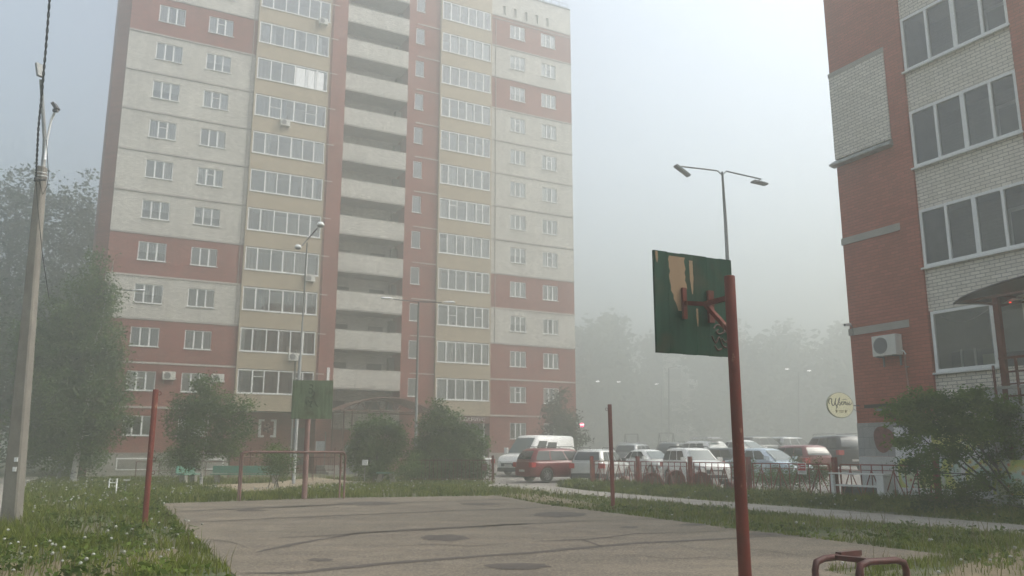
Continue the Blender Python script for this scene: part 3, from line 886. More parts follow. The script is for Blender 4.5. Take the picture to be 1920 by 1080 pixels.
for z in (3.5, 4.2, 4.55): hh.box(5.62, 5.66, -.09, -.02, z, z + .16)
hh.build('handle', M['dark_metal'], door)
rl_ = MB(); rl_.lathe([(0, -.02), (.03, -.02), (.03, 0), (0, .0)], 8, 'y', (5.18, -.06, 5.28))
me_, nt_, b_ = new_mat('red indicator'); b_.inputs['Base Color'].default_value = (.8, .02, .01, 1); b_.inputs['Emission Color'].default_value = (1, .05, .03, 1); b_.inputs['Emission Strength'].default_value = .8
rl_.build('indicator_lamp', me_, door)
# lower facing: stone tiles, siding, base
m, nt, b = new_mat('grey stone tiles')
t = nt.nodes.new('ShaderNodeTexCoord'); sp = nt.nodes.new('ShaderNodeSeparateXYZ'); L(nt, t.outputs['Object'], sp.inputs[0])
cb = nt.nodes.new('ShaderNodeCombineXYZ'); L(nt, sp.outputs[0], cb.inputs[0]); L(nt, sp.outputs[2], cb.inputs[1])
br = nt.nodes.new('ShaderNodeTexBrick'); L(nt, cb.outputs[0], br.inputs['Vector']); br.inputs['Scale'].default_value = 1
br.inputs['Brick Width'].default_value = .42; br.inputs['Row Height'].default_value = .32; br.inputs['Mortar Size'].default_value = .008
br.inputs['Color1'].default_value = (.42, .42, .41, 1); br.inputs['Color2'].default_value = (.34, .34, .34, 1); br.inputs['Mortar'].default_value = (.22, .22, .22, 1)
c = mixc(nt, ramp(nt, noise(nt, t.outputs['Object'], 3.5, 6, .7), [(.4, 0), (.65, .6)]), br.outputs['Color'], (.28, .28, .27))
L(nt, c, b.inputs['Base Color']); b.inputs['Roughness'].default_value = .7; MST = m
lw = MB()
lw.box(0.0, 2.8, -.03, .1, 1.36, 2.355, 0)
lw.box(2.8, 7, -.02, .1, 1.36, 2.3, 0)
for i in range(36): lw.box(i * .19 + .004, i * .19 + .185, -.06 - (.003 if i % 2 else 0), .1, .42, 1.355, 1)
lw.box(-.02, 7, -.035, .1, 0, .42, 2)
lw.build('plinth_cladding', [MST, simple('white siding', (.60, .60, .58), .5, var=.1), M['concrete']], bld)
ps = MB()
vs = []
for k in range(22):
    a = 2 * math.pi * k / 22; rr = 1 + .08 * math.sin(3 * a + 1)
    vs.append((.94 + .36 * rr * math.cos(a), -.05, 1.86 + .38 * rr * math.sin(a)))
ps.add(vs, [tuple(reversed(range(22)))], 0)
ps.build('wall_poster', simple('brown floral print', (.27, .10, .08), .6, scale=7, col2=(.12, .045, .04), bumps=0), bld)
wp = MB(); wp.box(1.33, 2.5, -.075, -.062, .55, 2.2); wp.build('white_board', M['pvc'], bld)
# porch: platform, canopy, posts, railing
pf = MB(); pf.box(5.3, 9, -1.75, -.08, 0, 2.95, 0); pf.box(5.2, 9, -1.8, -.08, 2.95, 3.02, 1)
pf.build('porch', [simple('porch siding', (.55, .55, .53), .6, var=.15), M['concrete']], bld)
YC = -1.7
e0 = onw(1800, 569, YC); e1 = onw(1872, 560, YC)
A0 = e0.x; 
cpo = MB(); n = 28; Pm = []
def carc(i): 
    u_ = i / n; return (A0 + 5.6 * u_, e0.z + .04 + .40 * math.sin(math.pi * min(u_, 1.0)) ** .6)
for i in range(n + 1):
    x, z = carc(i); Pm.append([(x, -1.95, z - .05), (x, -1.0, z + .02), (x, -.02, z + .08)])
cpo.grid(Pm, 0); 
cpo.grid([[(p[0], p[1], p[2] - .03) for p in row] for row in Pm], 0)
cpo.tube([(carc(i)[0], -1.95, carc(i)[1] - .07) for i in range(n + 1)], .03, 6, 0)
cnp = cpo.build('porch_canopy', simple('brown polycarbonate', (.065, .045, .04), .35), bld)
fr = MB()
fr.bar((A0 + .05, -1.75, e0.z + .02), (A0 + 5.6, -1.75, e0.z + .02), .05)
fr.bar((A0 + .05, -.15, e0.z + .06), (A0 + 5.6, -.15, e0.z + .06), .05)
for x in (A0 + .1, e1.x, A0 + 1.9): fr.bar((x, -1.75, e0.z + .05), (x, -.1, e0.z + .05), .04)
fr.bar((A0 + .1, -1.75, e0.z + .02), (e1.x, -1.75, e0.z - .16), .035)
fr.build('frame', M['rust_brown'], cnp)
pp = onw(1872, 600, -1.7)
po = MB(); po.bar((pp.x, -1.7, 0), (pp.x, -1.7, e0.z + .05), .13); po.bar((pp.x + 2.2, -1.7, 0), (pp.x + 2.2, -1.7, e0.z + .05), .13)
parts(po, 'canopy_post', M['red_paint'], cnp)
ra = MB()
rt = onw(1890, 671, -1.75).z
for zz in (0, -.33, -.62, -.9): ra.bar((pp.x - .05, -1.78, rt + zz), (9, -1.78, rt + zz), .04 if zz else .055)
for i in range(6): ra.bar((pp.x + .35 + i * .75, -1.78, 2.6), (pp.x + .35 + i * .75, -1.78, rt), .05)
ra.bar((pp.x - .2, -1.8, 2.4), (pp.x - .2, -1.8, rt - .15), .045)
ra.build('railing', M['red_paint'], bld)
# things fixed on the building
ac_unit('air conditioner on the red brick wall of the near building', NW(1.05, -.02, 4.28), RZ2, 'wall units', .82, .6)
pc = thing('wall_conduit', 'thin copper coloured conduit running down red brick below the near air conditioner', 'pipe', NW(0, 0, 0), RZ2)
pm = MB(); pm.tube([(1.9, -.04, 4.3), (1.93, -.04, 3.3), (1.93, -.04, 2.4)], .022, 6); pm.build('pipe', simple('copper tube', (.45, .25, .19), .5), pc)
pm = MB(); pm.box(1.88, 1.98, -.06, .0, 3.9, 3.93); pm.build('clip', M['galv'], pc)
sc_ = thing('security_camera', 'small white security camera at the corner of the near brick building', 'camera', NW(.12, -.12, 5.35), RZ2)
q = MB(); q.bar((-.05, .06, .06), (.0, -.22, .02), .10, .09); q.build('camera_body', M['lamp_white'], sc_)
q = MB(); q.lathe([(0, 0), (.035, 0), (.035, .01)], 10, 'y', (.0, -.235, .02)); q.build('lens', M['black'], sc_)
q = MB(); q.bar((0, .12, -.04), (0, 0, .03), .025); q.tube([(.02, .08, 0), (.05, .06, -.2), (.0, .09, -.3)], .008, 5); q.build('bracket', M['dark_metal'], sc_)
fl_ = thing('linear_floodlight', 'black bar floodlight fixed to red brick just above the stone cladding', 'light fitting', NW(.65, -.1, 2.75), RZ2)
q = MB(); q.box(0, 1.1, -.32, -.2, .02, .12); q.build('housing', M['black'], fl_)
q = MB(); q.box(.35, 1.1, -.30, -.12, -.07, .0); q.build('reflector', M['galv'], fl_)
q = MB(); q.box(.15, .2, -.2, .1, .05, .08); q.box(.9, .95, -.2, .1, .05, .08); parts(q, 'bracket', M['dark_metal'], fl_)
# oval sign
sg = thing('oval_shop_sign', 'cream oval sign with dark script lettering hanging off the building corner', 'sign', NW(.12, -.05, 2.88), RZ2)
cream, nt, b = new_mat('cream face with added glow'); b.inputs['Base Color'].default_value = (.75, .73, .50, 1); b.inputs['Emission Color'].default_value = (1, .95, .66, 1); b.inputs['Emission Strength'].default_value = .13  # weak emission added to brighten the cream face, no lamp behind it
so = MB(); RX, RZo = .56, .385
cxs = -.78
for (r1, off, mi) in ((1.0, .04, 0), (.955, .052, 1)):
    vs = []
    for s_ in (1, -1):
        for k in range(40):
            a = 2 * math.pi * k / 40; vs.append((s_ * off / 2, cxs + RX * r1 * math.cos(a), RZo * r1 * math.sin(a)))
    so.add(vs, [tuple(range(40)), tuple(reversed(range(40, 80)))] + [(k, k + 40, (k + 1) % 40 + 40, (k + 1) % 40) for k in range(40)], mi)
so.build('sign_plate', [simple('sign rim', (.50, .50, .36), .5), cream], sg)
ink = simple('sign ink', (.10, .095, .06), .6, bumps=0)
# script lettering drawn as brush strokes (Цветы), facing the camera side (+x)
def stroke(mb, pts, r=.011):
    mb.tube([(.03, cxs + x, z) for x, z in pts], r, 5)
lt = MB()
def SP_(pts, n=5):
    out = []
    for i in range(len(pts) - 1):
        p0 = pts[max(i - 1, 0)]; p1 = pts[i]; p2 = pts[i + 1]; p3 = pts[min(i + 2, len(pts) - 1)]
        for k in range(n):
            t_ = k / n
            out.append(tuple(.5 * ((2 * p1[j]) + (-p0[j] + p2[j]) * t_ + (2*p0[j] - 5*p1[j] + 4*p2[j] - p3[j]) * t_**2 + (-p0[j] + 3*p1[j] - 3*p2[j] + p3[j]) * t_**3) for j in (0, 1)))
    out.append(pts[-1]); return out
for pts, r_ in (
    ([(-.46, .0), (-.49, .07), (-.44, .16), (-.36, .15), (-.37, .04), (-.33, -.04), (-.26, .0), (-.20, .14), (-.19, .17), (-.22, .05), (-.19, -.04), (-.13, .0)], .013),
    ([(-.16, -.01), (-.15, -.09), (-.19, -.12), (-.18, -.06), (-.12, .02)], .008),
    ([(-.12, .02), (-.06, .16), (-.02, .2), (-.04, .13), (-.08, .02), (-.04, -.03), (.0, .01), (-.03, .06), (-.06, .07)], .010),
    ([(0, .01), (.04, .04), (.08, .065), (.07, .09), (.04, .07), (.04, .01), (.08, -.01), (.13, .04)], .010),
    ([(.13, .09), (.13, .0)], .010), ([(.13, .05), (.17, .09), (.18, .0)], .010), ([(.18, .05), (.22, .09), (.22, .0), (.26, .03)], .010),
    ([(.28, .09), (.27, .01), (.31, -.01), (.33, .03), (.29, .05)], .010), ([(.37, .09), (.36, .02), (.39, -.01), (.44, .03), (.46, .05)], .010),
    ([(.08, .14), (.2, .16), (.26, .14)], .007)):
    stroke(lt, [(-x * -1 * 1.02, z + .02) for x, z in SP_(pts)], r_)
lt.build('lettering', ink, sg)
or_ = MB()
for s_ in (-1, 1):
    for k in range(4): stroke(or_, [(s_ * .2, -.24 + k * .01), (s_ * (.2 + (k - 1.5) * .03), -.13 - .02 * abs(k - 1.5))], .009)
or_.tube([(.03, cxs - .1, -.17), (.03, cxs + .1, -.17)], .012, 5); or_.tube([(.03, cxs - .09, -.21), (.03, cxs + .09, -.21)], .009, 5)
or_.build('ornament', simple('pale gold ink', (.42, .36, .16), .6), sg)
ar = MB(); ar.tube([(0, .05, .0), (0, -.25, .0)], .018, 6); ar.tube([(0, .05, -.2), (0, -.22, -.1)], .008, 5)
parts(ar, 'bracket', M['dark_metal'], sg)
# flower banners along the plinth
def floral(name, seed):
    m, nt, b = new_mat(name); co = objco(nt)
    c = ramp(nt, noise(nt, co, 1.1 + seed * .2, 2, .5, 1.5), [(.2, (.35, .62, .50)), (.40, (.62, .68, .60)), (.5, (.62, .60, .16)), (.6, (.42, .52, .12)), (.75, (.60, .62, .55))])
    v = nt.nodes.new('ShaderNodeTexVoronoi'); v.inputs['Scale'].default_value = 5.5; L(nt, co, v.inputs['Vector'])
    f = ramp(nt, v.outputs['Distance'], [(.12, 1), (.3, 0)])
    c2_ = ramp(nt, noise(nt, co, 1.4, 2), [(.4, (.65, .50, .08)), (.55, (.55, .16, .08)), (.65, (.10, .22, .06))])
    L(nt, mixc(nt, f, c, c2_), b.inputs['Base Color']); b.inputs['Roughness'].default_value = .5
    return m
for i, (a, b_, z0, z1) in enumerate(((1.55, 3.5, .42, 1.3), (3.6, 5.3, .42, 1.3), (5.4, 7.2, .42, 1.3), (2.7, 4.5, 1.45, 2.25))):
    lab = ['yellow and green flower banner at the left end, behind the red fence panel', 'flower banner glimpsed between the stems of the big shrub', 'pale flower banner at the right picture edge behind the shrub', 'pale blue upper banner glimpsed through the shrub crown'][i]
    t = thing('banner', lab, 'banner', NW(a, -.3 if a < 5 else -1.95, 0), RZ2, 'flower banners on the plinth')
    q = MB(); q.box(0, b_ - a, -.012, .0, z0 + .08, z1); q.build('print', floral('flower print %d' % i, i), t)
    q = MB(); q.box(-.03, b_ - a + .03, -.03, .22, z0 - .12, z0 + .08); q.box(-.04, 0, -.03, .22, z0, z1 + .03); q.box(b_ - a, b_ - a + .04, -.03, .22, z0, z1 + .03); q.build('frame', M['pvc'], t)
# white bench at the corner
bn = thing('white_bench', 'white painted wooden bench behind the red fence by the building corner', 'bench', NW(.15, -1.25, 0), RZ2)
q = MB(); q.box(0, 1.9, -.3, .0, .86, .90); q.build('seat', M['pvc'], bn)
q = MB()
q.box(.03, .13, -.27, -.15, 0, .84); q.box(1.62, 1.85, -.27, .1, 0, .84)
parts(q, 'leg', M['pvc'], bn)
q = MB(); q.box(.13, 1.62, .04, .09, .1, .5); q.build('kick_board', M['dark_metal'], bn)
q = MB(); q.box(.135, 1.615, -.2, -.16, .52, .57); q.build('brace', M['pvc'], bn)
# ------------------------------------------------------------------ vehicles (local x forward, origin under the centre)
def paint(name, col, rough=.28, metal=.0):
    m, nt, b = new_mat(name); b.inputs['Base Color'].default_value = rgba(col); b.inputs['Roughness'].default_value = rough
    b.inputs['Metallic'].default_value = metal; b.inputs['Coat Weight'].default_value = .35; b.inputs['Coat Roughness'].default_value = .06
    nz = noise(nt, objco(nt), 2.2, 5); L(nt, mixc(nt, ramp(nt, nz, [(.4, 0), (.8, .5)]), col, tuple(c * .78 + .02 for c in col)), b.inputs['Base Color'])
    return m
M['tyre'] = simple('tyre rubber', (.025, .024, .023), .85, bumps=0)
M['rim'] = simple('alloy', (.45, .45, .46), .35, metal=.6, bumps=0)
M['trim'] = simple('black plastic trim', (.035, .035, .037), .6, bumps=0)
M['plate'] = simple('number plate', (.62, .62, .60), .5, bumps=0)
m, nt, b = new_mat('car glass'); b.inputs['Base Color'].default_value = (.03, .035, .036, 1); b.inputs['Roughness'].default_value = .05; b.inputs['Specular IOR Level'].default_value = .9; M['cglass'] = m
m, nt, b = new_mat('windscreen glass'); b.inputs['Base Color'].default_value = (.10, .125, .125, 1); b.inputs['Roughness'].default_value = .04; b.inputs['Specular IOR Level'].default_value = 1.0; M['wglass'] = m
m, nt, b = new_mat('tail lamp'); b.inputs['Base Color'].default_value = (.45, .015, .015, 1); b.inputs['Roughness'].default_value = .15; M['tail'] = m
m, nt, b = new_mat('head lamp'); b.inputs['Base Color'].default_value = (.55, .57, .58, 1); b.inputs['Roughness'].default_value = .08; b.inputs['Metallic'].default_value = .5; M['head'] = m

def lerp_list(x, pts):
    if x <= pts[0][0]: return pts[0][1]
    for (a, p), (b_, q_) in zip(pts, pts[1:]):
        if x <= b_:
            t_ = (x - a) / (b_ - a); return p + (q_ - p) * t_
    return pts[-1][1]

def make_car(name, label, loc, az, col, L_=4.4, W_=1.8, H_=1.5, belt=.95, kind='suv', rails=False, clad=False, group='cars parked in the lot', cat='car', wheel=.33, box=False, spokes=10):
    t = thing(name, label, cat, loc, R(90 - az), group)
    hw = W_ / 2; x0, x1 = -L_ / 2, L_ / 2
    sedan = kind == 'sedan'; van = kind == 'van'
    xr, xf = x0 + L_ * .19, x1 - L_ * .195          # axles
    clr = .22 if not (kind == 'suv') else .26
    if van:
        top = [(x0, belt + .05), (x1 - 1.45, belt + .05), (x1 - .75, belt + .0), (x1 - .25, belt - .12), (x1, belt - .42)]
        g_lo = (x0 + .02, x1 - .80); g_hi = (x0 + .10, x1 - 1.75)
    elif sedan:
        top = [(x0, belt - .02), (x0 + .7, belt + .03), (x1 - 1.35, belt), (x1 - .5, belt - .12), (x1 - .12, belt - .22), (x1, belt - .34)]
        g_lo = (x0 + .45, x1 - 1.05); g_hi = (x0 + 1.25, x1 - 1.95)
    else:
        top = [(x0, belt - .03), (x0 + .15, belt + .02), (x1 - 1.25, belt + .04), (x1 - .35, belt - .06), (x1 - .1, belt - .16), (x1, belt - .3)]
        g_lo = (x0 + .06, x1 - 1.10); g_hi = (x0 + .42, x1 - 1.85)
    xs = [x0 + L_ * i / 46 for i in range(47)]
    def width(x):
        e = min((x - x0) / .35, (x1 - x) / .55, 1.0); e = max(e, 0)
        return hw * (.80 + .20 * (1 - (1 - e) ** 2.2))
    P = []
    for x in xs:
        w_ = width(x); zt = lerp_list(x, top); zb = clr + (.05 if (x - x0 < .3 or x1 - x < .3) else 0)
        za = 0
        for xa in (xr, xf):
            d = abs(x - xa); ra = wheel + .07
            if d < ra: za = max(za, wheel + math.sqrt(ra * ra - d * d))
        zs = max(zb, za)
        sec = [(w_ * .70, zb), (w_ * .97, zs), (w_, max(zb + .14, zs + .02)), (w_ * 1.0, max((zb + zt) / 2, zs + .03)), (w_ * .985, max(zt - .14, zs + .04)), (w_ * .955, zt - .04), (w_ * .88, zt), (w_ * .5, zt + .03), (0, zt + .04)]
        row = [(x, -a, b_) for a, b_ in sec] + [(x, a, b_) for a, b_ in reversed(sec[:-1])]
        P.append(row)
    body = MB(); body.grid(P, 0, True)
    nR = len(P[0])
    for row, flip in ((P[0], False), (P[-1], True)):
        c_ = (row[0][0] + (-.05 if not flip else .05), 0, (clr + belt) / 2)
        fs = [(i + 1, i, nR) if not flip else (i, i + 1, nR) for i in range(nR - 1)] + [((0, nR - 1, nR) if not flip else (nR - 1, 0, nR))]
        body.add(list(row) + [c_], fs, 0, True)
    # greenhouse rings
    ztop = H_
    def ring(f):
        zz = belt + .0 + (ztop - .05 - belt) * f
        a = g_lo[0] + (g_hi[0] - g_lo[0]) * f ** (1.3 if sedan else 1.6); b_ = g_lo[1] + (g_hi[1] - g_lo[1]) * f
        ww = hw * (.93 - (.17 if not van else .09) * f)
        return a, b_, ww, zz
    def ringpts(f, ins=0, dz=0):
        a, b_, ww, zz = ring(f); a += ins; b_ -= ins; ww -= ins; zz += dz
        c_ = .16
        return [(a, -ww + c_, zz), (a + c_, -ww, zz), (b_ - c_ * 1.5, -ww, zz), (b_, -ww + c_ * 1.8, zz), (b_ + .04, 0, zz), (b_, ww - c_ * 1.8, zz), (b_ - c_ * 1.5, ww, zz), (a + c_, ww, zz), (a, ww - c_, zz), (a - .03, 0, zz)]
    RG = [ringpts(f) for f in (0, .25, .5, .75, .94)] + [ringpts(1, .06, .0), ringpts(1, .16, .035), ringpts(1, .45, .05)]
    vs = [p for r_ in RG for p in r_]; fs = []
    for i in range(len(RG) - 1):
        for k in range(10): fs.append((i * 10 + k, i * 10 + (k + 1) % 10, (i + 1) * 10 + (k + 1) % 10, (i + 1) * 10 + k))
    fs.append(tuple((len(RG) - 1) * 10 + k for k in range(10)))
    body.add(vs, fs, 0, True)
    body.build('body', col, t)
    # glass
    def P3(f, u_, side):
        a, b_, ww, zz = ring(f)
        off = .012
        x = a + (b_ - a) * u_
        return (x, side * (ww + off), zz)
    xsplit = ((.06 if not sedan else .12, .30), (.325, .60), (.625, .90)) if not van else ((.73, .93), (.48, .70))
    for side in (-1, 1):
        for (ua, ub) in xsplit:
            f0, f1 = (.10, .84) if not van else ((.12, .72) if ua > .7 else (.22, .66))
            q = MB(); Pg = []
            for i in range(5):
                f = f0 + (f1 - f0) * i / 4
                # keep pillars following the sloping ends
                Pg.append([P3(f, ua + (ub - ua) * j / 3, side) for j in range(4)])
            if side > 0: Pg = Pg[::-1]
            q.grid(Pg, 0, False); q.build('side_window', M['cglass'], t)
    def endglass(front):
        q = MB(); Pg = []
        f0, f1 = (.08, .88) if front else ((.18, .84) if not van else (.3, .8))
        for i in range(5):
            f = f0 + (f1 - f0) * i / 4
            a, b_, ww, zz = ring(f); x = (b_ + .02) if front else (a - .02)
            row = []
            for j in range(7):
                s_ = -1 + 2 * j / 6; yy = s_ * (ww - (.20 if front else .16))
                row.append((x + (.045 if front else -.03) * (1 - s_ * s_), yy, zz + .004))
            Pg.append(row if not front else row[::-1])
        q.grid(Pg, 0, False); q.build('windscreen' if front else 'rear_window', M['wglass'] if front else M['cglass'], t)
    endglass(True); endglass(False)
    # cladding, bumpers
    if clad or van:
        q = MB()
        for side in (-1, 1):
            Pg = []
            for x in xs:
                if min(abs(x - xr), abs(x - xf)) < wheel + .06: 
                    if len(Pg) > 1: q.grid(Pg if side < 0 else [r_[::-1] for r_ in Pg], 0, False)
                    Pg = []; continue
                w_ = width(x) + .012; Pg.append([(x, side * w_ * .985, clr - .01), (x, side * w_, clr + .2)])
            if len(Pg) > 1: q.grid(Pg if side < 0 else [r_[::-1] for r_ in Pg], 0, False)
        q.box(x0 - .07, x0 + .1, -hw * .80, hw * .80, clr, clr + .22, 0); q.box(x1 - .1, x1 + .06, -hw * .78, hw * .78, clr, clr + .22, 0)
        parts(q, 'lower_trim', M['trim'], t)
    # lamps, plates, grille
    q = MB(); zt = belt - .16
    for side in (-1, 1):
        tl = MB(); tl.box(x0 - .035, x0 + .22, side * hw * .98, side * hw * .68, zt - (.12 if not van else .4), zt + .12); tl.build('tail_light', M['tail'], t)
        hl = MB(); hz_ = lerp_list(x1 - .1, top) - .16
        vs = [(x1 - .36, side * hw * .965, hz_ + .10), (x1 - .36, side * hw * .965, hz_ - .04), (x1 + .025, side * hw * .56, hz_ - .07), (x1 + .02, side * hw * .56, hz_ + .07), (x1 - .08, side * hw * .86, hz_ + .09), (x1 - .07, side * hw * .87, hz_ - .06)]
        vs = [(a + .0, b_ * 1.01, c_) for a, b_, c_ in vs]
        fs = [(0, 1, 5, 4), (4, 5, 2, 3)]
        if side > 0: fs = [f[::-1] for f in fs]
        hl.add(vs, fs); hl.build('headlight', M['head'], t)
        mr = MB(); mx = g_lo[1] - .28; mr.box(mx - .1, mx + .06, side * (hw * .93), side * (hw * .93 + .2), belt + .03, belt + (.2 if not van else .38)); mr.build('mirror', col if not clad else M['trim'], t)
        for k in ((.32, .6) if not van else (.72,)):
            dh = MB(); xx = g_lo[0] + (g_lo[1] - g_lo[0]) * k; dh.box(xx, xx + .17, side * (hw + .005), side * (hw + .03), belt - .15, belt - .12); dh.build('door_handle', M['trim'] if clad else col, t)
    gr = MB(); gz = lerp_list(x1, top) - .12; gr.box(x1 + .0, x1 + .055, -hw * .5, hw * .5, gz - .12, gz + .05); gr.box(x1 - .02, x1 + .052, -hw * .6, hw * .6, clr + .06, clr + .2)
    gr.build('grille', M['trim'], t)
    for (x, s_) in ((x0 - .065, -1), (x1 + .07, 1)):
        pl = MB(); pl.box(x, x + .012 * -s_, -.26, .26, .52, .63); pl.build('number_plate', M['plate'], t)
    # door seams
    # wheels
    for x in (xr, xf):
        for side in (-1, 1):
            wy = side * (hw - .12)
            ty = MB(); hwid = .105
            ty.lathe([(wheel * .66, -hwid), (wheel * .92, -hwid), (wheel, -hwid * .7), (wheel, hwid * .7), (wheel * .92, hwid), (wheel * .66, hwid)], 24, 'y')
            tyo = ty.build('wheel', M['tyre'], t); tyo.location = (x, wy, wheel + .005)
            rm_ = MB(); s_ = side
            rm_.lathe([(wheel * .66, s_ * .095), (wheel * .62, s_ * .06), (wheel * .60, s_ * .0)], 24, 'y')
            rm_.lathe([(0, s_ * .09), (wheel * .16, s_ * .085), (wheel * .17, s_ * .05)], 12, 'y')
            for k in range(spokes):
                a = 2 * math.pi * k / spokes
                rm_.bar((wheel * .12 * math.cos(a), s_ * .075, wheel * .12 * math.sin(a)), (wheel * .64 * math.cos(a), s_ * .075, wheel * .64 * math.sin(a)), .035, .03)
            rm_.lathe([(0, s_ * .02), (wheel * .62, s_ * .02)], 24, 'y', (0, 0, 0), 1)
            rm_.build('rim', [M['rim'], M['black']], tyo)
    if rails:
        for side in (-1, 1):
            r_ = MB(); ww = hw * .70
            r_.tube([(g_hi[0] + .15, side * ww, H_), (g_hi[0] + .25, side * ww, H_ + .07), (g_hi[1] - .25, side * ww, H_ + .07), (g_hi[1] - .1, side * ww, H_)], .022, 6)
            r_.build('roof_rail', M['trim'] if rails == 1 else M['rim'], t)
    if box:
        r_ = MB(); r_.box(g_hi[0] + .2, g_hi[1] - .1, -.42, .42, H_ + .1, H_ + .22); r_.box(g_hi[1] - .1, g_hi[1] + .25, -.34, .34, H_ + .12, H_ + .17); r_.build('roof_box', M['lamp_white'], t)
    return t
PW = paint('white car paint', (.74, .74, .72)); PS = paint('silver car paint', (.56, .56, .54), .3, .3); PR = paint('dark red car paint', (.17, .010, .014)); PR2 = paint('bright red car paint', (.17, .014, .016))
PK = paint('black car paint', (.012, .013, .015)); PB = paint('pale blue car paint', (.42, .50, .58), .3, .3); PG = paint('graphite car paint', (.05, .055, .058)); PGY = paint('grey car paint', (.25, .26, .27), .3, .3)
def L3(x, y, dz=0): return (x, y, lotz(x, y) + dz)
vn = make_car('cargo_van', 'white high-roof van parked nose left beside the apartment tower', L3(1.5, 49.8), -142, PW, 5.5, 2.0, 2.28, 1.18, 'van', wheel=.34, cat='van', group='cars parked in the lot', spokes=6)
make_car('parked_car', 'dark red suv seen from its rear corner in front of the white van', L3(2.55, 43.6), 60, PR, 4.65, 1.87, 1.68, 1.02, 'suv', rails=1, wheel=.36)
make_car('parked_car', 'silver suv with upright red tail lamp, parked behind the fence left end', L3(4.55, 43.1), 26, PS, 4.3, 1.82, 1.64, 1.0, 'suv', rails=1, clad=True, wheel=.34)
make_car('parked_car', 'white saloon nose right, between the silver suv and the white suv', L3(7.9, 48.6), 156, PW, 4.4, 1.75, 1.50, .92, 'sedan')
make_car('parked_car', 'white suv with black grille facing the camera just behind the fence', L3(8.85, 41.0), 167, PW, 4.3, 1.82, 1.70, 1.06, 'suv', rails=1, wheel=.34)
make_car('parked_car', 'hazy estate car with pale roof rails behind the white saloon', L3(8.4, 57), 28, PGY, 4.6, 1.8, 1.66, 1.0, 'suv', rails=2)
make_car('parked_car', 'grey hazy car whose dark roof shows left of the car with roof box', L3(11.3, 58.5), 25, PG, 4.5, 1.8, 1.6, 1.0, 'suv', rails=1)
make_car('parked_car', 'tall white car carrying a roof box in the second row', L3(12.1, 51.5), 163, PW, 4.8, 1.88, 1.78, 1.0, 'suv', box=True)
make_car('parked_car', 'white roofed car mostly hidden left of the big red hoop post', L3(15.2, 55), 150, PW, 4.4, 1.8, 1.6, .95, 'sedan')
make_car('parked_car', 'dark grey car hidden behind the red hoop post, next to the white suv', L3(12.0, 45.4), 152, PG, 4.4, 1.8, 1.52, .95, 'suv')
make_car('parked_car', 'pale blue saloon with bright windscreen right of the red hoop post', L3(12.35, 41.0), 152, PB, 4.5, 1.78, 1.52, .93, 'sedan')
make_car('parked_car', 'distant dark car roof right of the hoop post, above the pale blue saloon', L3(18.2, 61), 60, PG, 4.4, 1.8, 1.6, .95, 'suv')
make_car('parked_car', 'distant silver grey car behind the red hatchback', L3(21.0, 63), 60, PGY, 4.4, 1.8, 1.6, .95, 'suv')
make_car('parked_car', 'red hatchback seen from its left rear, right of the pale blue saloon', L3(14.4, 43.3), -17, PR2, 4.3, 1.8, 1.55, .95, 'suv', wheel=.32)
make_car('parked_car', 'black suv at the corner of the near brick building', L3(17.0, 45.2), -10, PK, 4.8, 1.95, 1.86, 1.12, 'suv', rails=2, wheel=.37)
make_car('parked_car', 'pale car showing between bush and low fence left of the van', L3(-3.3, 51), -100, PS, 4.3, 1.75, 1.5, .9, 'sedan')
# ------------------------------------------------------------------ sports posts and backboards
M['net_post_paint'] = simple('worn red oxide', (.20, .040, .028), .65, scale=4, col2=(.13, .035, .025), spec=.3, zscale=.4)
chip(M['net_post_paint'], (.28, .14, .09), 8)
def ring_hook(mb, p, d, r=.035):
    mb.tube([(p[0] + d * (.0 + r + r * math.cos(a)), p[1], p[2] + r * math.sin(a)) for a in [math.pi * (1 - k / 5.0) for k in range(0, 11)]], .007, 5)
def sport_post(label, x, y, h, d, hooks, tilt):
    t = thing('volleyball_post', label, 'net post', (x, y, 0)); t.rotation_euler = (0, tilt, 0)
    q = MB(); q.lathe([(0, h), (.052, h), (.055, h - .01), (.055, -.1)], 14, 'z'); q.build('post', M['net_post_paint'], t)
    for z in hooks:
        q = MB(); ring_hook(q, (d * .05, 0, z), d); q.build('hook', M['rust_brown'], t)
sport_post('red steel net post with rusty hooks standing in the dandelion lawn', -7.28, 17.03, 2.73, 1, (2.65, 1.33, 1.07), R(.0))
sport_post('thin red net post between footpath and court in front of the silver suv', 2.67, 22.62, 2.75, -1, (2.62, .3), R(-.6))
# near hoop
def paint_board(name, green, peel=(.30, .20, .11)):
    m, nt, b = new_mat(name)
    t = nt.nodes.new('ShaderNodeTexCoord')
    mp = nt.nodes.new('ShaderNodeMapping'); mp.inputs['Scale'].default_value = (9, 1, .9); L(nt, t.outputs['Object'], mp.inputs['Vector'])
    base = mixc(nt, ramp(nt, noise(nt, mp.outputs[0], 1.2, 6, .7), [(.35, 0), (.7, 1)]), green, tuple(g * .5 for g in green))
    base = mixc(nt, ramp(nt, noise(nt, t.outputs['Object'], 2.5, 5), [(.5, 0), (.75, .7)]), base, (.05, .04, .025))
    L(nt, base, b.inputs['Base Color']); b.inputs['Roughness'].default_value = .8; b.inputs['Specular IOR Level'].default_value = .15
    bump(nt, b, noise(nt, mp.outputs[0], 9, 4), .3, .004)
    return m
M['peel'] = simple('bare weathered wood', (.25, .165, .095), .9, scale=6, col2=(.22, .14, .08), zscale=.2)
HP = Vector((2.60, 9.7, 0))
hoop = thing('basketball_hoop', 'red pipe hoop post in the foreground carrying a peeling green backboard', 'basketball hoop', HP, R(27.3))
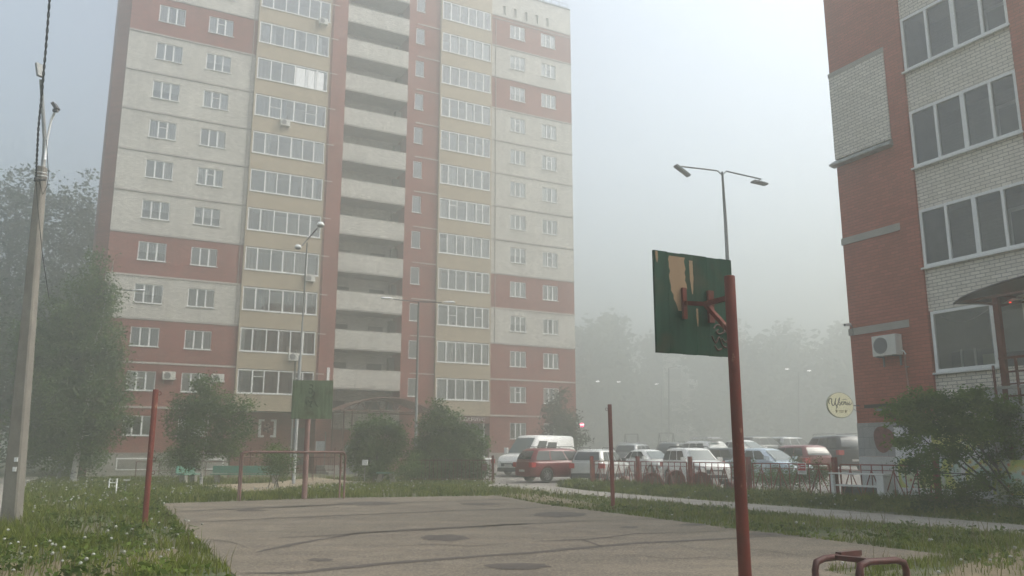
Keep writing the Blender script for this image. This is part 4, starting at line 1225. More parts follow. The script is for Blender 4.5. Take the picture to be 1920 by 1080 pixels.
# local: x = AY direction (right), y = AX (towards the court)
def hl(p): 
    d = Vector(p) - HP; return Vector((d.dot(AY), d.dot(AX), p[2]))
q = MB(); q.lathe([(0, 3.53), (.06, 3.53), (.064, 3.52), (.066, 1.5), (.075, -.2)], 20, 'z'); q.build('post', M['red_paint'], hoop)
def on_board(u, v, yb):
    r = Vector(ray(u, v)); o = Vector((0, 0, CAM_H)); k = ((HP + AX * yb - o).dot(AX)) / r.dot(AX); return hl(o + r * k)
YB = .95
tl, tr_, bl_, br_ = on_board(1222, 468, YB), on_board(1372, 488, YB), on_board(1235, 661, YB), on_board(1374, 670, YB)
bx0, bx1 = (tl.x + bl_.x) / 2, (tl.x + bl_.x) / 2 + 1.46; bz0, bz1 = (bl_.z + br_.z) / 2, (tl.z + tr_.z) / 2
print('board', tl, tr_, bl_, br_)
bx1 = (tr_.x + br_.x) / 2 + .02
q = MB()
npl = 6
for i in range(npl):
    a = bx0 + (bx1 - bx0) * i / npl; b_ = bx0 + (bx1 - bx0) * (i + 1) / npl
    q.box(a + .002, b_ - .0, YB, YB + .035, bz0 + (.004 if i % 2 else 0), bz1 - (.006 if i % 3 == 1 else 0), 0)
bdm = q.build('backboard', paint_board('dark green old paint', (.012, .05, .03)), hoop)
# peeled strips: real bare-wood flakes proud of the paint
def flake(mb, x0, x1, z_top, z_bot, seed, y=YB - .003, m=0):
    rnd = random.Random(seed); L1 = []; R1 = []; n = 14
    for i in range(n + 1):
        f = i / n; z = z_top + (z_bot - z_top) * f
        nar = 1 - .75 * max(0, (f - .55) / .45) ** 1.2
        c = (x0 + x1) / 2 + (x1 - x0) * .12 * f; w_ = (x1 - x0) / 2 * nar
        L1.append((c - w_ * (1 + rnd.uniform(-.12, .12)), y, z)); R1.append((c + w_ * (1 + rnd.uniform(-.12, .12)), y, z))
    mb.grid([[a, b_] for a, b_ in zip(L1, R1)], m, False)
bw = bx1 - bx0; bh_ = bz1 - bz0
q = MB()
flake(q, bx0 + bw * .18, bx0 + bw * .38, bz1 - .05, bz0 + bh_ * .42, 1); q.build('peeled_patch', M['peel'], hoop)
q = MB(); flake(q, bx0 + bw * .44, bx0 + bw * .485, bz1 - .08, bz0 + bh_ * .60, 2); q.build('peeled_patch', M['peel'], hoop)
q = MB(); flake(q, bx0 + bw * .505, bx0 + bw * .53, bz0 + bh_ * .46, bz0 + bh_ * .28, 3); q.build('peeled_patch', M['peel'], hoop)
q = MB(); flake(q, bx0 + bw * .02, bx0 + bw * .05, bz1 - .01, bz0 + bh_ * .88, 4); q.build('peeled_patch', M['peel'], hoop)
# graffiti scrawl lower right
q = MB()
gx, gz = bx0 + bw * .80, bz0 + bh_ * .17
for pts in ([(-.1, .14), (-.05, .19), (.05, .17), (.06, .1), (-.02, .07), (-.06, .1), (-.02, .13)], [(.06, .12), (.12, .1), (.13, .02), (.08, -.03), (.03, .02)], [(-.14, .04), (-.08, -.05), (-.02, .03), (.04, -.08), (.1, -.1)], [(-.1, -.08), (-.05, -.14), (.02, -.12)], [(.12, -.03), (.16, -.1)]):
    q.tube([(gx + a, YB - .006, gz + b_) for a, b_ in SP_(pts, 4)], .014, 4)
q.build('graffiti', simple('brown spray', (.075, .035, .025), .7), hoop)
# bracket arms
def bp(u, v, y=YB - .05): return on_board(u, v, y)
br = MB()
a1 = bp(1282, 540, YB - .03); a2 = bp(1284, 598, YB - .03); b1 = bp(1329, 545, YB - .03); b2 = bp(1331, 605, YB - .03)
br.bar((a1.x, YB - .03, a1.z), (a1.x, YB - .03, a2.z), .06, .04)
br.bar((b1.x + .02, YB - .03, b1.z), (b1.x + .02, YB - .03, b2.z), .09, .04)
ap = Vector((a1.x, YB - .06, (a1.z + a2.z) / 2)); mid = bp(1322, 570, YB * .55); mid.y = YB * .55
br.bar(ap, mid, .055); br.bar((b1.x + .02, YB - .06, mid.z + .02), mid + Vector((0, -.02, 0)), .05)
pz = 3.27
br.bar(mid, (0.0, .03, pz), .055); br.bar(mid, (0.0, .03, 2.86), .05)
parts(br, 'bracket_arm', M['red_paint'], hoop)
# far hoop
fh = thing('basketball_hoop', 'far hoop with faded green backboard and rusty post behind the court', 'basketball hoop', (-6.7, 27.55, 0), R(5))
q = MB(); q.lathe([(0, 3.2), (.085, 3.2), (.09, 0), (.12, -.02)], 14); q.build('post', M['rust_brown'], fh)
q = MB(); q.box(-.42, .86, -.75, -.71, 2.53, 3.76); q.build('backboard', paint_board('faded green paint', (.20, .25, .15)), fh)
q = MB(); q.bar((0, 0, 3.1), (.1, -.7, 3.1), .06); q.bar((0, 0, 2.7), (.1, -.7, 3.0), .05); parts(q, 'bracket_arm', M['rust_brown'], fh)
q = MB()
for pts in ([(.0, .50), (.08, .48), (.1, .42)], [(-.02, .38), (.06, .36), (.1, .28), (.02, .22), (-.02, .28)], [(.14, .3), (.16, .18), (.08, .12)], [(-.1, .08), (-.02, .1), (.1, .06), (.16, .1)], [(-.04, .02), (.02, -.06), (.1, -.04), (.04, -.16), (.1, -.22)], [(.16, .0), (.24, -.16), (.3, -.2)], [(-.1, -.05), (-.06, -.12)]):
    q.tube([(.12 + a, -.755, 3.12 + b_) for a, b_ in SP_(pts, 4)], .013, 4)
q.build('graffiti', simple('dark spray', (.04, .05, .03), .7), fh)
# football goal
gl = thing('football_goal', 'low rusty pipe goal frame at the far end of the court', 'goal frame', (-6.9, 26.95, 0), R(26))
def goal_frame(y, w, h, mb):
    pts = [(-w, y, 0), (-w, y, h - .1), (-w + .03, y, h - .03), (-w + .1, y, h), (w - .1, y, h), (w - .03, y, h - .03), (w, y, h - .1), (w, y, 0)]
    mb.tube(pts, .032, 8)
q = MB(); goal_frame(0, 1.62, 1.48, q); q.build('front_frame', M['rust_brown'], gl)
q = MB(); goal_frame(.5, 1.6, 1.5, q); q.build('rear_frame', M['rust_brown'], gl)
q = MB(); q.tube([(-1.61, 0, 1.40), (-1.6, .5, 1.42)], .022, 6); q.tube([(1.61, 0, 1.40), (1.6, .5, 1.42)], .022, 6); parts(q, 'cross_bar', M['rust_brown'], gl)
# exercise bars in the foreground
ex = thing('exercise_bars', 'low dark red pipe exercise bars at the lower right court edge', 'exercise bars')
def px(u, v, Y): return at(u, v, Y)
def ubar(pl, tl_, tr2, pr_, r=.032):
    pts = [pl, pl.lerp(tl_, .82), tl_.lerp(tr2, .04).lerp(pl, .05), tl_.lerp(tr2, .2), tl_.lerp(tr2, .8), tr2.lerp(tl_, .04).lerp(pr_, .05), pr_.lerp(tr2, .82), pr_]
    q = MB(); q.tube(pts, r, 10); return q
YL, YR = 8.15, 7.75
A1 = px(1527, 1049, YL); A2 = px(1611, 1040, YL + .55)
B1 = px(1609, 1055, YR); B2 = px(1697, 1049, YR + .35)
def foot(p): return Vector((p.x, p.y, -.05))
ubar(foot(A1), A1, A2, foot(A2)).build('left_loop', M['bordeaux'], ex)
ubar(foot(B1), B1, B2, foot(B2)).build('right_loop', M['bordeaux'], ex)
am = A1.lerp(A2, .45); bm = B1.lerp(B2, .35)
q = MB(); q.bar(am + Vector((0, 0, .0)), bm + Vector((0, 0, .0)), .07, .045); q.build('cross_plate', M['bordeaux'], ex)
q = MB(); q.bar(am + Vector((.04, .02, .02)), A2 + Vector((0, 0, .02)), .06, .05); q.build('rear_beam', M['bordeaux'], ex)

# ------------------------------------------------------------------ concrete pole with floodlights and cable
cp = thing('concrete_lamp_pole', 'tapering concrete utility pole with two small floodlights at the left edge', 'lamp post', (-10.3, 17.65, 0))
q = MB()
top = Vector((-10.51 + 10.3, 0, 7.72)); 
prof = [(0, .165, .13), (2.5, .14, .115), (5, .112, .098), (7.72, .088, .08)]
vs = []; 
for z, a, b_ in prof:
    o = top * (z / 7.72); c_ = .03
    for (x, y) in ((-a, -b_ + c_), (-a + c_, -b_), (a - c_, -b_), (a, -b_ + c_), (a, b_), (-a, b_)): vs.append((o.x + x, o.y + y, z))
fs = [(i * 6 + k, i * 6 + (k + 1) % 6, (i + 1) * 6 + (k + 1) % 6, (i + 1) * 6 + k) for i in range(3) for k in range(6)] + [(18, 19, 20, 21, 22, 23)]
q.add(vs, fs, 0)
q.build('concrete_pole', simple('weathered concrete pole', (.25, .23, .20), .95, scale=3, col2=(.15, .135, .12), bumps=.6, zscale=.5), cp)
def lp(u, v, Y=17.65): return at(u, v, Y) - Vector((-10.3, 17.65, 0))
q = MB(); q.tube([lp(79, 330), lp(83, 290), lp(84, 262), lp(80, 200), lp(77, 150)], [.05, .048, .045, .04, .038], 8); q.build('mast', M['galv'], cp)
q = MB(); q.tube([lp(84, 300, 17.55), lp(88, 262, 17.55), lp(96, 225, 17.5), lp(102, 212, 17.5)], .026, 8); q.build('side_arm', M['lamp_white'], cp)
q = MB(); pc_ = lp(75.5, 133)
q.bar(pc_ + Vector((-.05, 0, .17)), pc_ + Vector((.05, -.05, -.16)), .16, .06); q.build('floodlight', M['galv'], cp)
q = MB(); pc_ = lp(103, 202, 17.5); q.bar(pc_ + Vector((-.04, 0, .10)), pc_ + Vector((.06, 0, -.04)), .16, .07); q.box(pc_.x - .03, pc_.x + .07, pc_.y - .04, pc_.y + .04, pc_.z - .1, pc_.z - .04); q.build('floodlight', M['dark_metal'], cp)
q = MB(); 
for v in (326, 332): 
    c_ = lp(78, v); q.tube([(c_.x + .14 * math.cos(a), c_.y + .12 * math.sin(a), c_.z) for a in [k * math.pi / 6 for k in range(13)]], .012, 4)
parts(q, 'steel_strap', M['lamp_white'], cp)
q = MB(); q.tube([lp(87, 262, 17.45), lp(91, 330, 17.45), lp(88, 350, 17.45), lp(80, 365, 17.45), lp(74, 340, 17.45)], .008, 5); q.tube([lp(68, 335, 17.4), lp(70, 380, 17.4), lp(80, 480, 17.4), lp(92, 560, 17.4)], .009, 5); parts(q, 'loose_wire', M['black'], cp)
q = MB(); 
for (u, v) in ((36, 862), (33, 880)): 
    c_ = lp(u, v); q.box(c_.x - .02, c_.x + .05, -.15, -.125, c_.z - .04, c_.z + .05)
parts(q, 'paper_scrap', M['lamp_white'], cp)
cb_ = thing('overhead_cable', 'black twisted cable rising from the concrete pole out of the frame', 'cable')
q = MB()
ctl = [at(68, 337, 17.4), at(69, 300, 17.2), at(72, 240, 16.6), at(79, 170, 15.8), at(86, 90, 14.9), at(93, 0, 14.0), at(98, -80, 12.6), at(104, -260, 9)]
for ph in (0, math.pi):
    pts = []
    for i in range(len(ctl) - 1):
        n = 26
        for k in range(n):
            p = ctl[i].lerp(ctl[i + 1], k / n); s_ = (i * n + k) * .75 + ph
            pts.append(p + Vector((.014 * math.cos(s_), .014 * math.sin(s_), 0)))
    q.tube(pts, .013, 5)
parts(q, 'strand', M['black'], cb_)
q = MB(); c_ = at(68, 337, 17.4); q.lathe([(0, -.05), (.05, -.04), (.05, .04), (0, .05)], 8, 'z', tuple(c_)); q.bar(c_, c_ + Vector((.14, .1, .02)), .03); q.build('clamp', M['black'], cb_)

# ------------------------------------------------------------------ street lamps
def cobra(mb, p, d, s=1.0):
    """elongated lamp head starting at p going d (unit)"""
    d = Vector(d).normalized(); side = Vector((0, 0, 1)).cross(d).normalized(); P = []
    for f, w_, h in ((0, .03, .03), (.08, .06, .05), (.25, .11, .08), (.5, .14, .10), (.7, .12, .07), (.75, .03, .02)):
        c_ = p + d * f * s; row = []
        for k in range(8):
            a = 2 * math.pi * k / 8; row.append(tuple(c_ + side * w_ * s * math.cos(a) + Vector((0, 0, h * s * math.sin(a) * (1 if math.sin(a) > 0 else .5)))))
        row.append(row[0]); P.append(row)
    mb.grid(P, 0)
dl = thing('street_lamp', 'thin steel pole with two white dome lamps on a slanted arm, behind the far backboard', 'street lamp', (-10.52, 41, 0))
q = MB(); o = Vector((-10.52, 41, 0))
q.tube([(0, 0, 0), (0.02, 0, 6.2), (.03, 0, 6.25), (.08, 0, at(577, 455, 41).z)], [.09, .08, .045, .035], 8); q.build('pole', M['galv'], dl)
pa = at(566, 461, 41) - o; pb = at(595, 428, 41) - o
q = MB(); q.tube([pa, pb], .035, 6); q.build('arm', M['dark_metal'], dl)
for (u, v, s_) in ((601, 421, 1), (559, 463, .9)):
    c_ = at(u, v, 41) - o
    q = MB(); q.lathe([(0, .14 * s_), (.12 * s_, .12 * s_), (.19 * s_, .02), (.21 * s_, -.04), (.19 * s_, -.06)], 14, 'z', tuple(c_)); hd = q.build('lamp_head', M['lamp_white'], dl)
    q = MB(); q.lathe([(.17 * s_, -.06), (.13 * s_, -.13 * s_), (0, -.15 * s_)], 14, 'z', tuple(c_)); q.build('glass_bowl', M['galv'], hd)
tl2 = thing('street_lamp', 'pole with two white lamp heads on a long level arm above the bushes', 'street lamp', (-5.25, 46, 0)); o = Vector((-5.25, 46, 0))
q = MB(); tp_ = at(785, 566, 46) - o; q.tube([(0, 0, 0), (tp_.x, 0, 5), tp_], [.09, .07, .05], 8); q.build('pole', M['galv'], tl2)
q = MB(); q.tube([at(738, 561, 46) - o, at(785, 566, 46) - o, at(828, 567, 46) - o], .03, 6); q.build('arm', M['dark_metal'], tl2)
q = MB(); cobra(q, at(738, 560, 46) - o, (-1, 0, .02), .95); q.build('lamp_head', M['lamp_white'], tl2)
q = MB(); cobra(q, at(830, 567, 46) - o, (1, 0, -.02), .95); q.build('lamp_head', M['lamp_white'], tl2)
al = thing('street_lamp', 'single white lamp head on a long arm poking out of the tall birch crown', 'street lamp', (-24.5, 46, 0)); o = Vector((-24.5, 46, 0))
q = MB(); q.tube([(0, 0, 0), (0, 0, 10.6)], [.11, .07], 8); q.build('pole', M['galv'], al)
q = MB(); q.tube([(0, 0, 10.55), at(195, 541, 46) - o, at(250, 545, 46) - o], .035, 6); q.build('arm', M['galv'], al)
q = MB(); cobra(q, at(248, 545, 46) - o, (1, -.1, -.03), 1.0); q.build('lamp_head', M['lamp_white'], al)
ld_ = thing('street_lamp', 'tall thin lamp pole with two slab led heads above the green backboard', 'street lamp', (7.2, 27, 0)); o = Vector((7.2, 27, 0))
tpz = at(1354, 322, 27) - o
q = MB(); q.tube([(0, 0, 0), (0, 0, 5), (0, 0, 9.2), (tpz.x, 0, tpz.z)], [.08, .07, .055, .035], 10); q.build('pole', M['galv'], ld_)
q = MB(); q.tube([tpz - Vector((0, 0, .12)), at(1345, 320, 27) - o, at(1277, 312, 27) - o], .026, 6); q.tube([tpz - Vector((0, 0, .12)), at(1362, 321, 27) - o, at(1427, 336, 27) - o], .026, 6); parts(q, 'arm', M['galv'], ld_)
for (u0, v0, u1, v1) in ((1266, 310, 1292, 330), (1411, 340, 1437, 346)):
    a = at(u0, v0, 26.9) - o; b_ = at(u1, v1, 27.1) - o
    q = MB(); q.bar(a, b_, .22, .055); 
    hd = q.build('lamp_head', M['galv'], ld_)
    q = MB(); 
    for f in (.2, .4, .6, .8): c_ = a.lerp(b_, f); q.bar(c_ + Vector((0, -.10, .04)), c_ + Vector((0, .10, .04)), .02, .03)
    parts(q, 'cooling_fin', M['galv'], hd)
    q = MB(); c_ = a.lerp(b_, .5); q.tube([c_ + Vector((0, 0, .03)), c_ + Vector((0, 0, .16))], .015, 5); q.build('clamp', M['galv'], hd)
me, nt, b = new_mat('lit lamp'); b.inputs['Base Color'].default_value = (.9, .9, .9, 1); b.inputs['Emission Color'].default_value = (1, .98, .95, 1); b.inputs['Emission Strength'].default_value = 1.4; M['lit'] = me
def far_lamp(label, u, vtop, Y, heads, lit):
    X = at(u, 850, Y).x; t = thing('street_lamp', label, 'street lamp', (X, Y, 0)); o = Vector((X, Y, 0))
    z = (at(u, vtop, Y)).z; xt = at(u, vtop, Y).x - X
    q = MB(); q.tube([(0, 0, 0), (xt, 0, z)], [.13, .09], 6); q.build('pole', M['dark_metal'], t)
    for (hu, hv) in heads:
        p = at(hu, hv, Y) - o
        q = MB(); q.tube([(xt, 0, z), p], .045, 5); q.build('arm', M['dark_metal'], t)
        q = MB(); q.lathe([(0, .12 * Y / 140), (.35 * Y / 140, .05), (.38 * Y / 140, -.05), (0, -.12 * Y / 140)], 8, 'z', tuple(p)); q.build('lamp_head', M['lit'] if lit else M['lamp_white'], t)
far_lamp('hazy distant lamp pole with a single short arm to the right', 1254, 690, 130, [(1273, 686)], False)
far_lamp('hazy distant lamp pole with two lit heads near the building corner', 1497, 698, 140, [(1476, 692), (1517, 695)], True)
far_lamp('faint lamp with two lit heads close to the tower corner', 1140, 716, 158, [(1121, 715), (1160, 716)], True)
far_lamp('faint lit lamp left of the distant single arm pole', 1240, 722, 162, [(1231, 720)], True)

# ------------------------------------------------------------------ red fence along the parking
F0 = Vector((3.35, 36.6, 0)); F1 = Vector((11.05, 22.0, 0))
fd = (F1 - F0).normalized(); fa = math.atan2(fd.y, fd.x)
fence = thing('red_fence', 'low red metal fence with zigzag bars between footpath and parking', 'fence', F0, fa)
def u2s(u):
    k = (u - 960) / 1585.0   # x/y
    # F0.x+fd.x s = k (F0.y+fd.y s)
    return (k * F0.y - F0.x) / (fd.x - k * fd.y)
ss = [u2s(u) for u in (1109, 1195, 1293, 1402, 1563, 1752)]
for s_ in ss:
    q = MB(); q.box(s_ - .06, s_ + .06, -.06, .06, -.1, 1.32); q.box(s_ - .065, s_ + .065, -.065, .065, 1.32, 1.335); q.build('post', M['fence_paint'], fence)
for i in range(5):
    a, b_ = ss[i] + .2, ss[i + 1] - .2; q = MB(); zt, zm, zb = 1.13, .98, .22
    q.bar((a, 0, zt), (b_, 0, zt), .035); q.bar((a, 0, zm), (b_, 0, zm), .02); q.bar((a, 0, zb), (b_, 0, zb), .022)
    q.bar((a, 0, zt), (a, 0, .1), .035); q.bar((b_, 0, zt), (b_, 0, .1), .035)
    n = 8
    for k in range(1, n): x = a + (b_ - a) * k / n; q.bar((x, 0.0, zt), (x, 0, zb), .022)
    for k in range(1, n, 2):
        x = a + (b_ - a) * k / n; hw_ = (b_ - a) / n
        q.bar((x, -.014, zm), (x - hw_ * .95, -.014, zb), .022); q.bar((x, -.014, zm), (x + hw_ * .95, -.014, zb), .022)
    q.bar((a - .16, 0, 1.0), (a, 0, 1.0), .02); q.bar((b_, 0, 1.0), (b_ + .16, 0, 1.0), .02)
    q.build('panel', M['fence_paint'], fence)
# warning sign on the fence
s_ = u2s(1503); wp_ = F0 + fd * s_
ws = thing('warning_sign', 'small red and white notice fixed on the red fence', 'sign', (wp_.x, wp_.y, 0), fa)
q = MB(); q.box(-.17, .17, -.045, -.03, .82, 1.16, 0); q.box(-.155, .155, -.05, -.044, .93, 1.145, 1); q.build('plate', [M['pvc'], simple('sign red', (.55, .03, .04), .5)], ws)
q = MB(); q.lathe([(.035, -.053), (.05, -.053)], 14, 'y', (-.10, 0, 1.04)); q.bar((-.13, -.053, 1.07), (-.07, -.053, 1.01), .008)
for k in range(2): q.box(-.03, .13, -.055, -.051, 1.075 - k * .07, 1.10 - k * .07)
q.build('symbol', M['pvc'], ws)
q = MB(); 
for k in range(2): q.box(-.13, .13, -.05, -.046, .895 - k * .035, .905 - k * .035)
q.build('small_print', M['black'], ws)
# half-buried painted tyres
tyl = ['brown painted half buried tyre behind the left fence panel', 'upright brown tyre seen edge on beside the second fence post', 'brown tyre behind the middle of the second fence panel', 'leaning brown tyre right of it', 'tall narrow brown tyre just left of the third fence post', 'brown tyre close to the fourth fence panel under the white suv']
for i, (u, dy) in enumerate(((1152, .5), (1204, .45), (1221, 1.9), (1250, .35), (1291, .5), (1342, .6))):
    s_ = u2s(u); p = F0 + fd * s_ + Vector((.886, .464, 0)) * dy
    t = thing('half_buried_tyre', tyl[i], 'tyre', (p.x, p.y, .0), fa + R([-10, 70, -45, 84, 72, 0][i]), 'painted tyres behind the fence')
    q = MB(); rr = [.3, .42, .36, .42, .42, .3][i]; zc = [.25, .3, .5, .42, .38, .2][i]; n = 26
    for (ra, ya, rb, yb) in ((.62, -.08, .95, -.11), (.95, -.11, 1, -.07), (1, -.07, 1, .07), (1, .07, .95, .11), (.95, .11, .62, .08)):
        q.lathe([(rr * ra, ya), (rr * rb, yb)], n, 'y', (0, 0, zc))
    q.build('tyre_carcass', M['rust_brown'], t)
    q = MB(); q.lathe([(0, -.03), (rr * .64, -.03), (rr * .64, .03), (0, .03)], n, 'y', (0, 0, zc)); q.build('infill', simple('faded brown paint', (.17, .10, .07), .8), t)
# left fence near the van
fl2 = thing('picket_fence', 'short dark red fence with upright bars beside the van', 'fence', (-.95, 42.0, 0), R(178))
q = MB(); q.box(-.06, .06, -.06, .06, 0, 1.35); q.build('post', M['red_paint'], fl2)
q = MB(); q.bar((.1, 0, 1.12), (4.6, 0, 1.12), .035); q.bar((.1, 0, .2), (4.6, 0, .2), .03)
for k in range(23): q.bar((.15 + k * .2, 0, .2), (.15 + k * .2, 0, 1.12), .022)
q.build('panel', M['red_paint'], fl2)
pl = thing('fence_plate', 'small dark plate hanging on the short fence beside the van', 'sign', (-1.35, 41.9, 0)); 
q = MB(); q.box(-.12, .12, -.02, 0, .62, .95); q.build('plate', M['rust_brown'], pl)
q = MB(); q.box(-.08, .08, -.026, -.02, .85, .88); q.build('stripe', M['galv'], pl)

# ------------------------------------------------------------------ small furniture
def bench(label, x, y, rz, w_=2.0, col=None, backr=False, group=None, name='bench'):
    t = thing(name, label, 'bench', (x, y, 0), rz, group)
    q = MB(); q.box(-w_ / 2, w_ / 2, -.2, .2, .42, .47); q.build('seat', col, t)
    q = MB()
    for s_ in (-1, 1): q.box(s_ * (w_ / 2 - .3) - .1, s_ * (w_ / 2 - .3) + .1, -.16, .16, 0, .42)
    parts(q, 'leg', M['concrete'], t)
    if backr: q = MB(); q.box(-w_ / 2, w_ / 2, .2, .24, .5, .85); q.build('backrest', col, t)
    return t
TQ = simple('turquoise paint', (.10, .30, .24), .6, scale=4, col2=(.16, .26, .2))
bench('long turquoise bench on pale legs behind the small birch', -13.0, 41.6, R(3), 3.4, TQ, True)
bench('turquoise painted bench end left of the small birch trunk', -15.9, 41.8, R(70), 1.3, TQ, True)
tb = thing('stone_table', 'small stone table with turquoise top in front of the bushes', 'table', (-6.3, 42.6, 0))
q = MB(); q.box(-.45, .45, -.4, .4, .46, .53); q.build('tabletop', TQ, tb)
for s_ in (-1, 1):
    q = MB(); q.bar((s_ * .38, 0, -.02), (s_ * .24, 0, .46), .2, .5); q.build('leg', M['concrete'], tb)
# grey sheets and paper by the entrance
mp_ = thing('metal_sheet_screen', 'pale grey metal sheet screen standing by the tower entrance steps', 'screen', TW(15.9, -4.2, 0), R(90 - AZ - 20))
q = MB(); q.box(0, 1.0, -.02, .02, .05, 2.0); q.build('sheet', simple('pale grey sheet', (.30, .33, .33), .5, metal=.3, scale=2), mp_)
q = MB(); q.box(-.06, -.01, -.03, .03, 0, 2.05); q.box(1.01, 1.06, -.03, .03, 0, 2.05); parts(q, 'frame', M['galv'], mp_)
nb = thing('notice_board', 'blank pale notice board fixed on brick by the tower entrance', 'notice board', TW(14.85, -.4, 1.6), R(90 - AZ))
q = MB(); q.box(0, .62, -.03, .03, 0, .72); q.build('board', simple('notice paper', (.50, .52, .54), .6), nb)
q = MB(); q.box(-.03, .0, -.04, .03, -.03, .75); q.box(.62, .65, -.04, .03, -.03, .75); parts(q, 'frame', M['pvc'], nb)
# low pipe fences before the tower
def pipe_fence(label, x, y, rz, w_, h, n, mat, bars=0):
    t = thing('pipe_fence', label, 'fence', (x, y, 0), rz, None)
    q = MB(); q.tube([(0, 0, h), (w_, 0, h)], .03, 6); q.tube([(0, 0, h * .45), (w_, 0, h * .45)], .02, 6); parts(q, 'rail', mat, t)
    for k in range(n + 1): q = MB(); q.tube([(w_ * k / n, 0, 0), (w_ * k / n, 0, h + (.5 if bars and k % 2 else 0))], .03, 6); q.build('post', mat, t)
    if bars:
        q = MB()
        for k in range(bars): q.bar((w_ * (k + .5) / bars, 0, .1), (w_ * (k + .5) / bars, 0, h), .015)
        q.build('bars', mat, t)
pipe_fence('low rusty pipe fence in front of the basement window', -22.6, 51, R(3), 5.5, .95, 4, M['rust_brown'])
pipe_fence('brown barred fence behind the turquoise bench', -15.2, 45.5, R(5), 5.6, 1.25, 5, M['rust_brown'], 26)
pipe_fence('dim grey railing right of the barred fence by the entrance', -9.2, 46.5, R(8), 1.8, 1.3, 3, M['dark_metal'], 10)
# white tubular frames in the lawn
wf = thing('white_metal_frame', 'little white tubular frame standing in the lawn', 'frame', (-13.4, 28.6, 0), R(10))
q = MB(); q.tube([(-.12, 0, .32), (-.12, 0, .60), (.12, 0, .60), (.12, 0, 0)], .022, 6); q.tube([(-.10, 0, .48), (.10, 0, .48)], .015, 6); parts(q, 'tube', M['lamp_white'], wf)
q = MB(); q.box(-.2, -.02, -.05, .05, .0, .2); q.build('foot', M['dark_metal'], wf)
wf2 = thing('white_stake', 'short white bar on a stake right of the white tubular frame', 'stake', (-13.0, 28.7, 0), 0)
q = MB(); q.box(-.1, .1, -.02, .02, .55, .585); q.build('bar', M['lamp_white'], wf2); q = MB(); q.tube([(0, 0, 0), (0, 0, .55)], .01, 5); q.build('stake', M['galv'], wf2)
wb = thing('white_bin', 'tiny white box among the bushes right of the goal', 'box', (-6.9, 39.8, 0))
q = MB(); q.box(-.12, .12, -.1, .1, .9, 1.15); q.build('box_body', M['lamp_white'], wb); q = MB(); q.tube([(0, 0, 0), (0, 0, .9)], .02, 5); q.build('stake', M['galv'], wb)
# distant swings
def swing(label, u0, u1, vt, Y):
    a = at(u0, vt, Y); b_ = at(u1, vt, Y); t = thing('swing_frame', label, 'swing', ((a.x + b_.x) / 2, Y, 0), 0, None); w_ = (b_.x - a.x) / 2
    q = MB(); q.tube([(-w_, 0, a.z), (w_, 0, a.z)], .05, 6); q.build('top_bar', M['dark_metal'], t)
    q = MB()
    for s_ in (-1, 1):
        for dx in (-.55, .55): q.tube([(s_ * w_, 0, a.z), (s_ * w_ + dx, .7 * dx, 0)], .05, 6)
    parts(q, 'leg', M['dark_metal'], t)
swing('left faint swing frame in the fog above the car roofs', 1172, 1196, 814, 98)
swing('right faint swing frame in the fog above the car roofs', 1236, 1262, 812, 98)
# red pharmacy-like lit sign at the tower corner
rs = thing('lit_red_sign', 'small glowing red round sign sticking out from the tower right corner', 'sign', tuple(at(1091, 797, 71.5)))
me, nt, b = new_mat('red glow'); b.inputs['Base Color'].default_value = (.8, .05, .1, 1); b.inputs['Emission Color'].default_value = (1, .12, .25, 1); b.inputs['Emission Strength'].default_value = 1.3
q = MB(); q.lathe([(0, -.06), (.2, -.06), (.2, .06), (0, .06)], 14, 'y'); q.build('disc', me, rs)
q = MB(); q.box(-.13, .0, -.09, -.065, -.05, .06); q.box(.02, .14, -.09, -.065, -.03, .1); parts(q, 'symbol', M['lit'], rs)
q = MB(); q.bar((-.24, 0, 0), (-.9, .3, 0), .05); q.build('bracket', M['dark_metal'], rs)
# distant block
db = thing('distant_block', 'barely visible pale apartment block far away in the fog', 'apartment building', (36.5, 200, 0), R(-8)); db.scale = (1.78, 1.78, 1.78)
q = MB(); q.box(0, 11, 0, 12, 0, 16.5, 0); q.build('wall', [M['white_brick']], db)
q = MB()
for k in range(5):
    for x in (.6, 3.4, 6.2, 8.6): q.box(x, x + 1.7, -.12, -.02, 1.6 + k * 3, 3.0 + k * 3, 0)
parts(q, 'window', M['room'], db)
q = MB()
for k in range(5):
    for x in (3.1, 8.3): q.box(x, x + 2.4, -1.0, -.13, .6 + k * 3, 1.55 + k * 3, 0)
parts(q, 'balcony', M['pvc'], db)
q = MB(); q.box(-.2, 11.2, -.2, 12.2, 16.5, 16.8); q.build('roof', M['roofing'], db)
# ------------------------------------------------------------------ vegetation
def np_mesh(name, verts, faces, mats, parent=None, mi=None, smooth=False, **kw):
    """faces: (n,4) or (n,3) int array"""
    me = bpy.data.meshes.new(name); k = faces.shape[1]; n = len(faces)
    me.vertices.add(len(verts)); me.vertices.foreach_set('co', verts.astype(np.float32).ravel())
    me.loops.add(n * k); me.loops.foreach_set('vertex_index', faces.astype(np.int32).ravel())
    me.polygons.add(n); me.polygons.foreach_set('loop_start', np.arange(0, n * k, k, dtype=np.int32))
    me.polygons.foreach_set('loop_total', np.full(n, k, dtype=np.int32))
    for q_ in (mats if isinstance(mats, (list, tuple)) else [mats]): me.materials.append(q_)
    if mi is not None: me.polygons.foreach_set('material_index', mi.astype(np.int32))
    if smooth: me.polygons.foreach_set('use_smooth', np.ones(n, dtype=bool))
    me.update(calc_edges=True)
    o = bpy.data.objects.new(name, me); C.objects.link(o)
    if parent is not None: o.parent = parent
    tag(o, **kw)
    return o
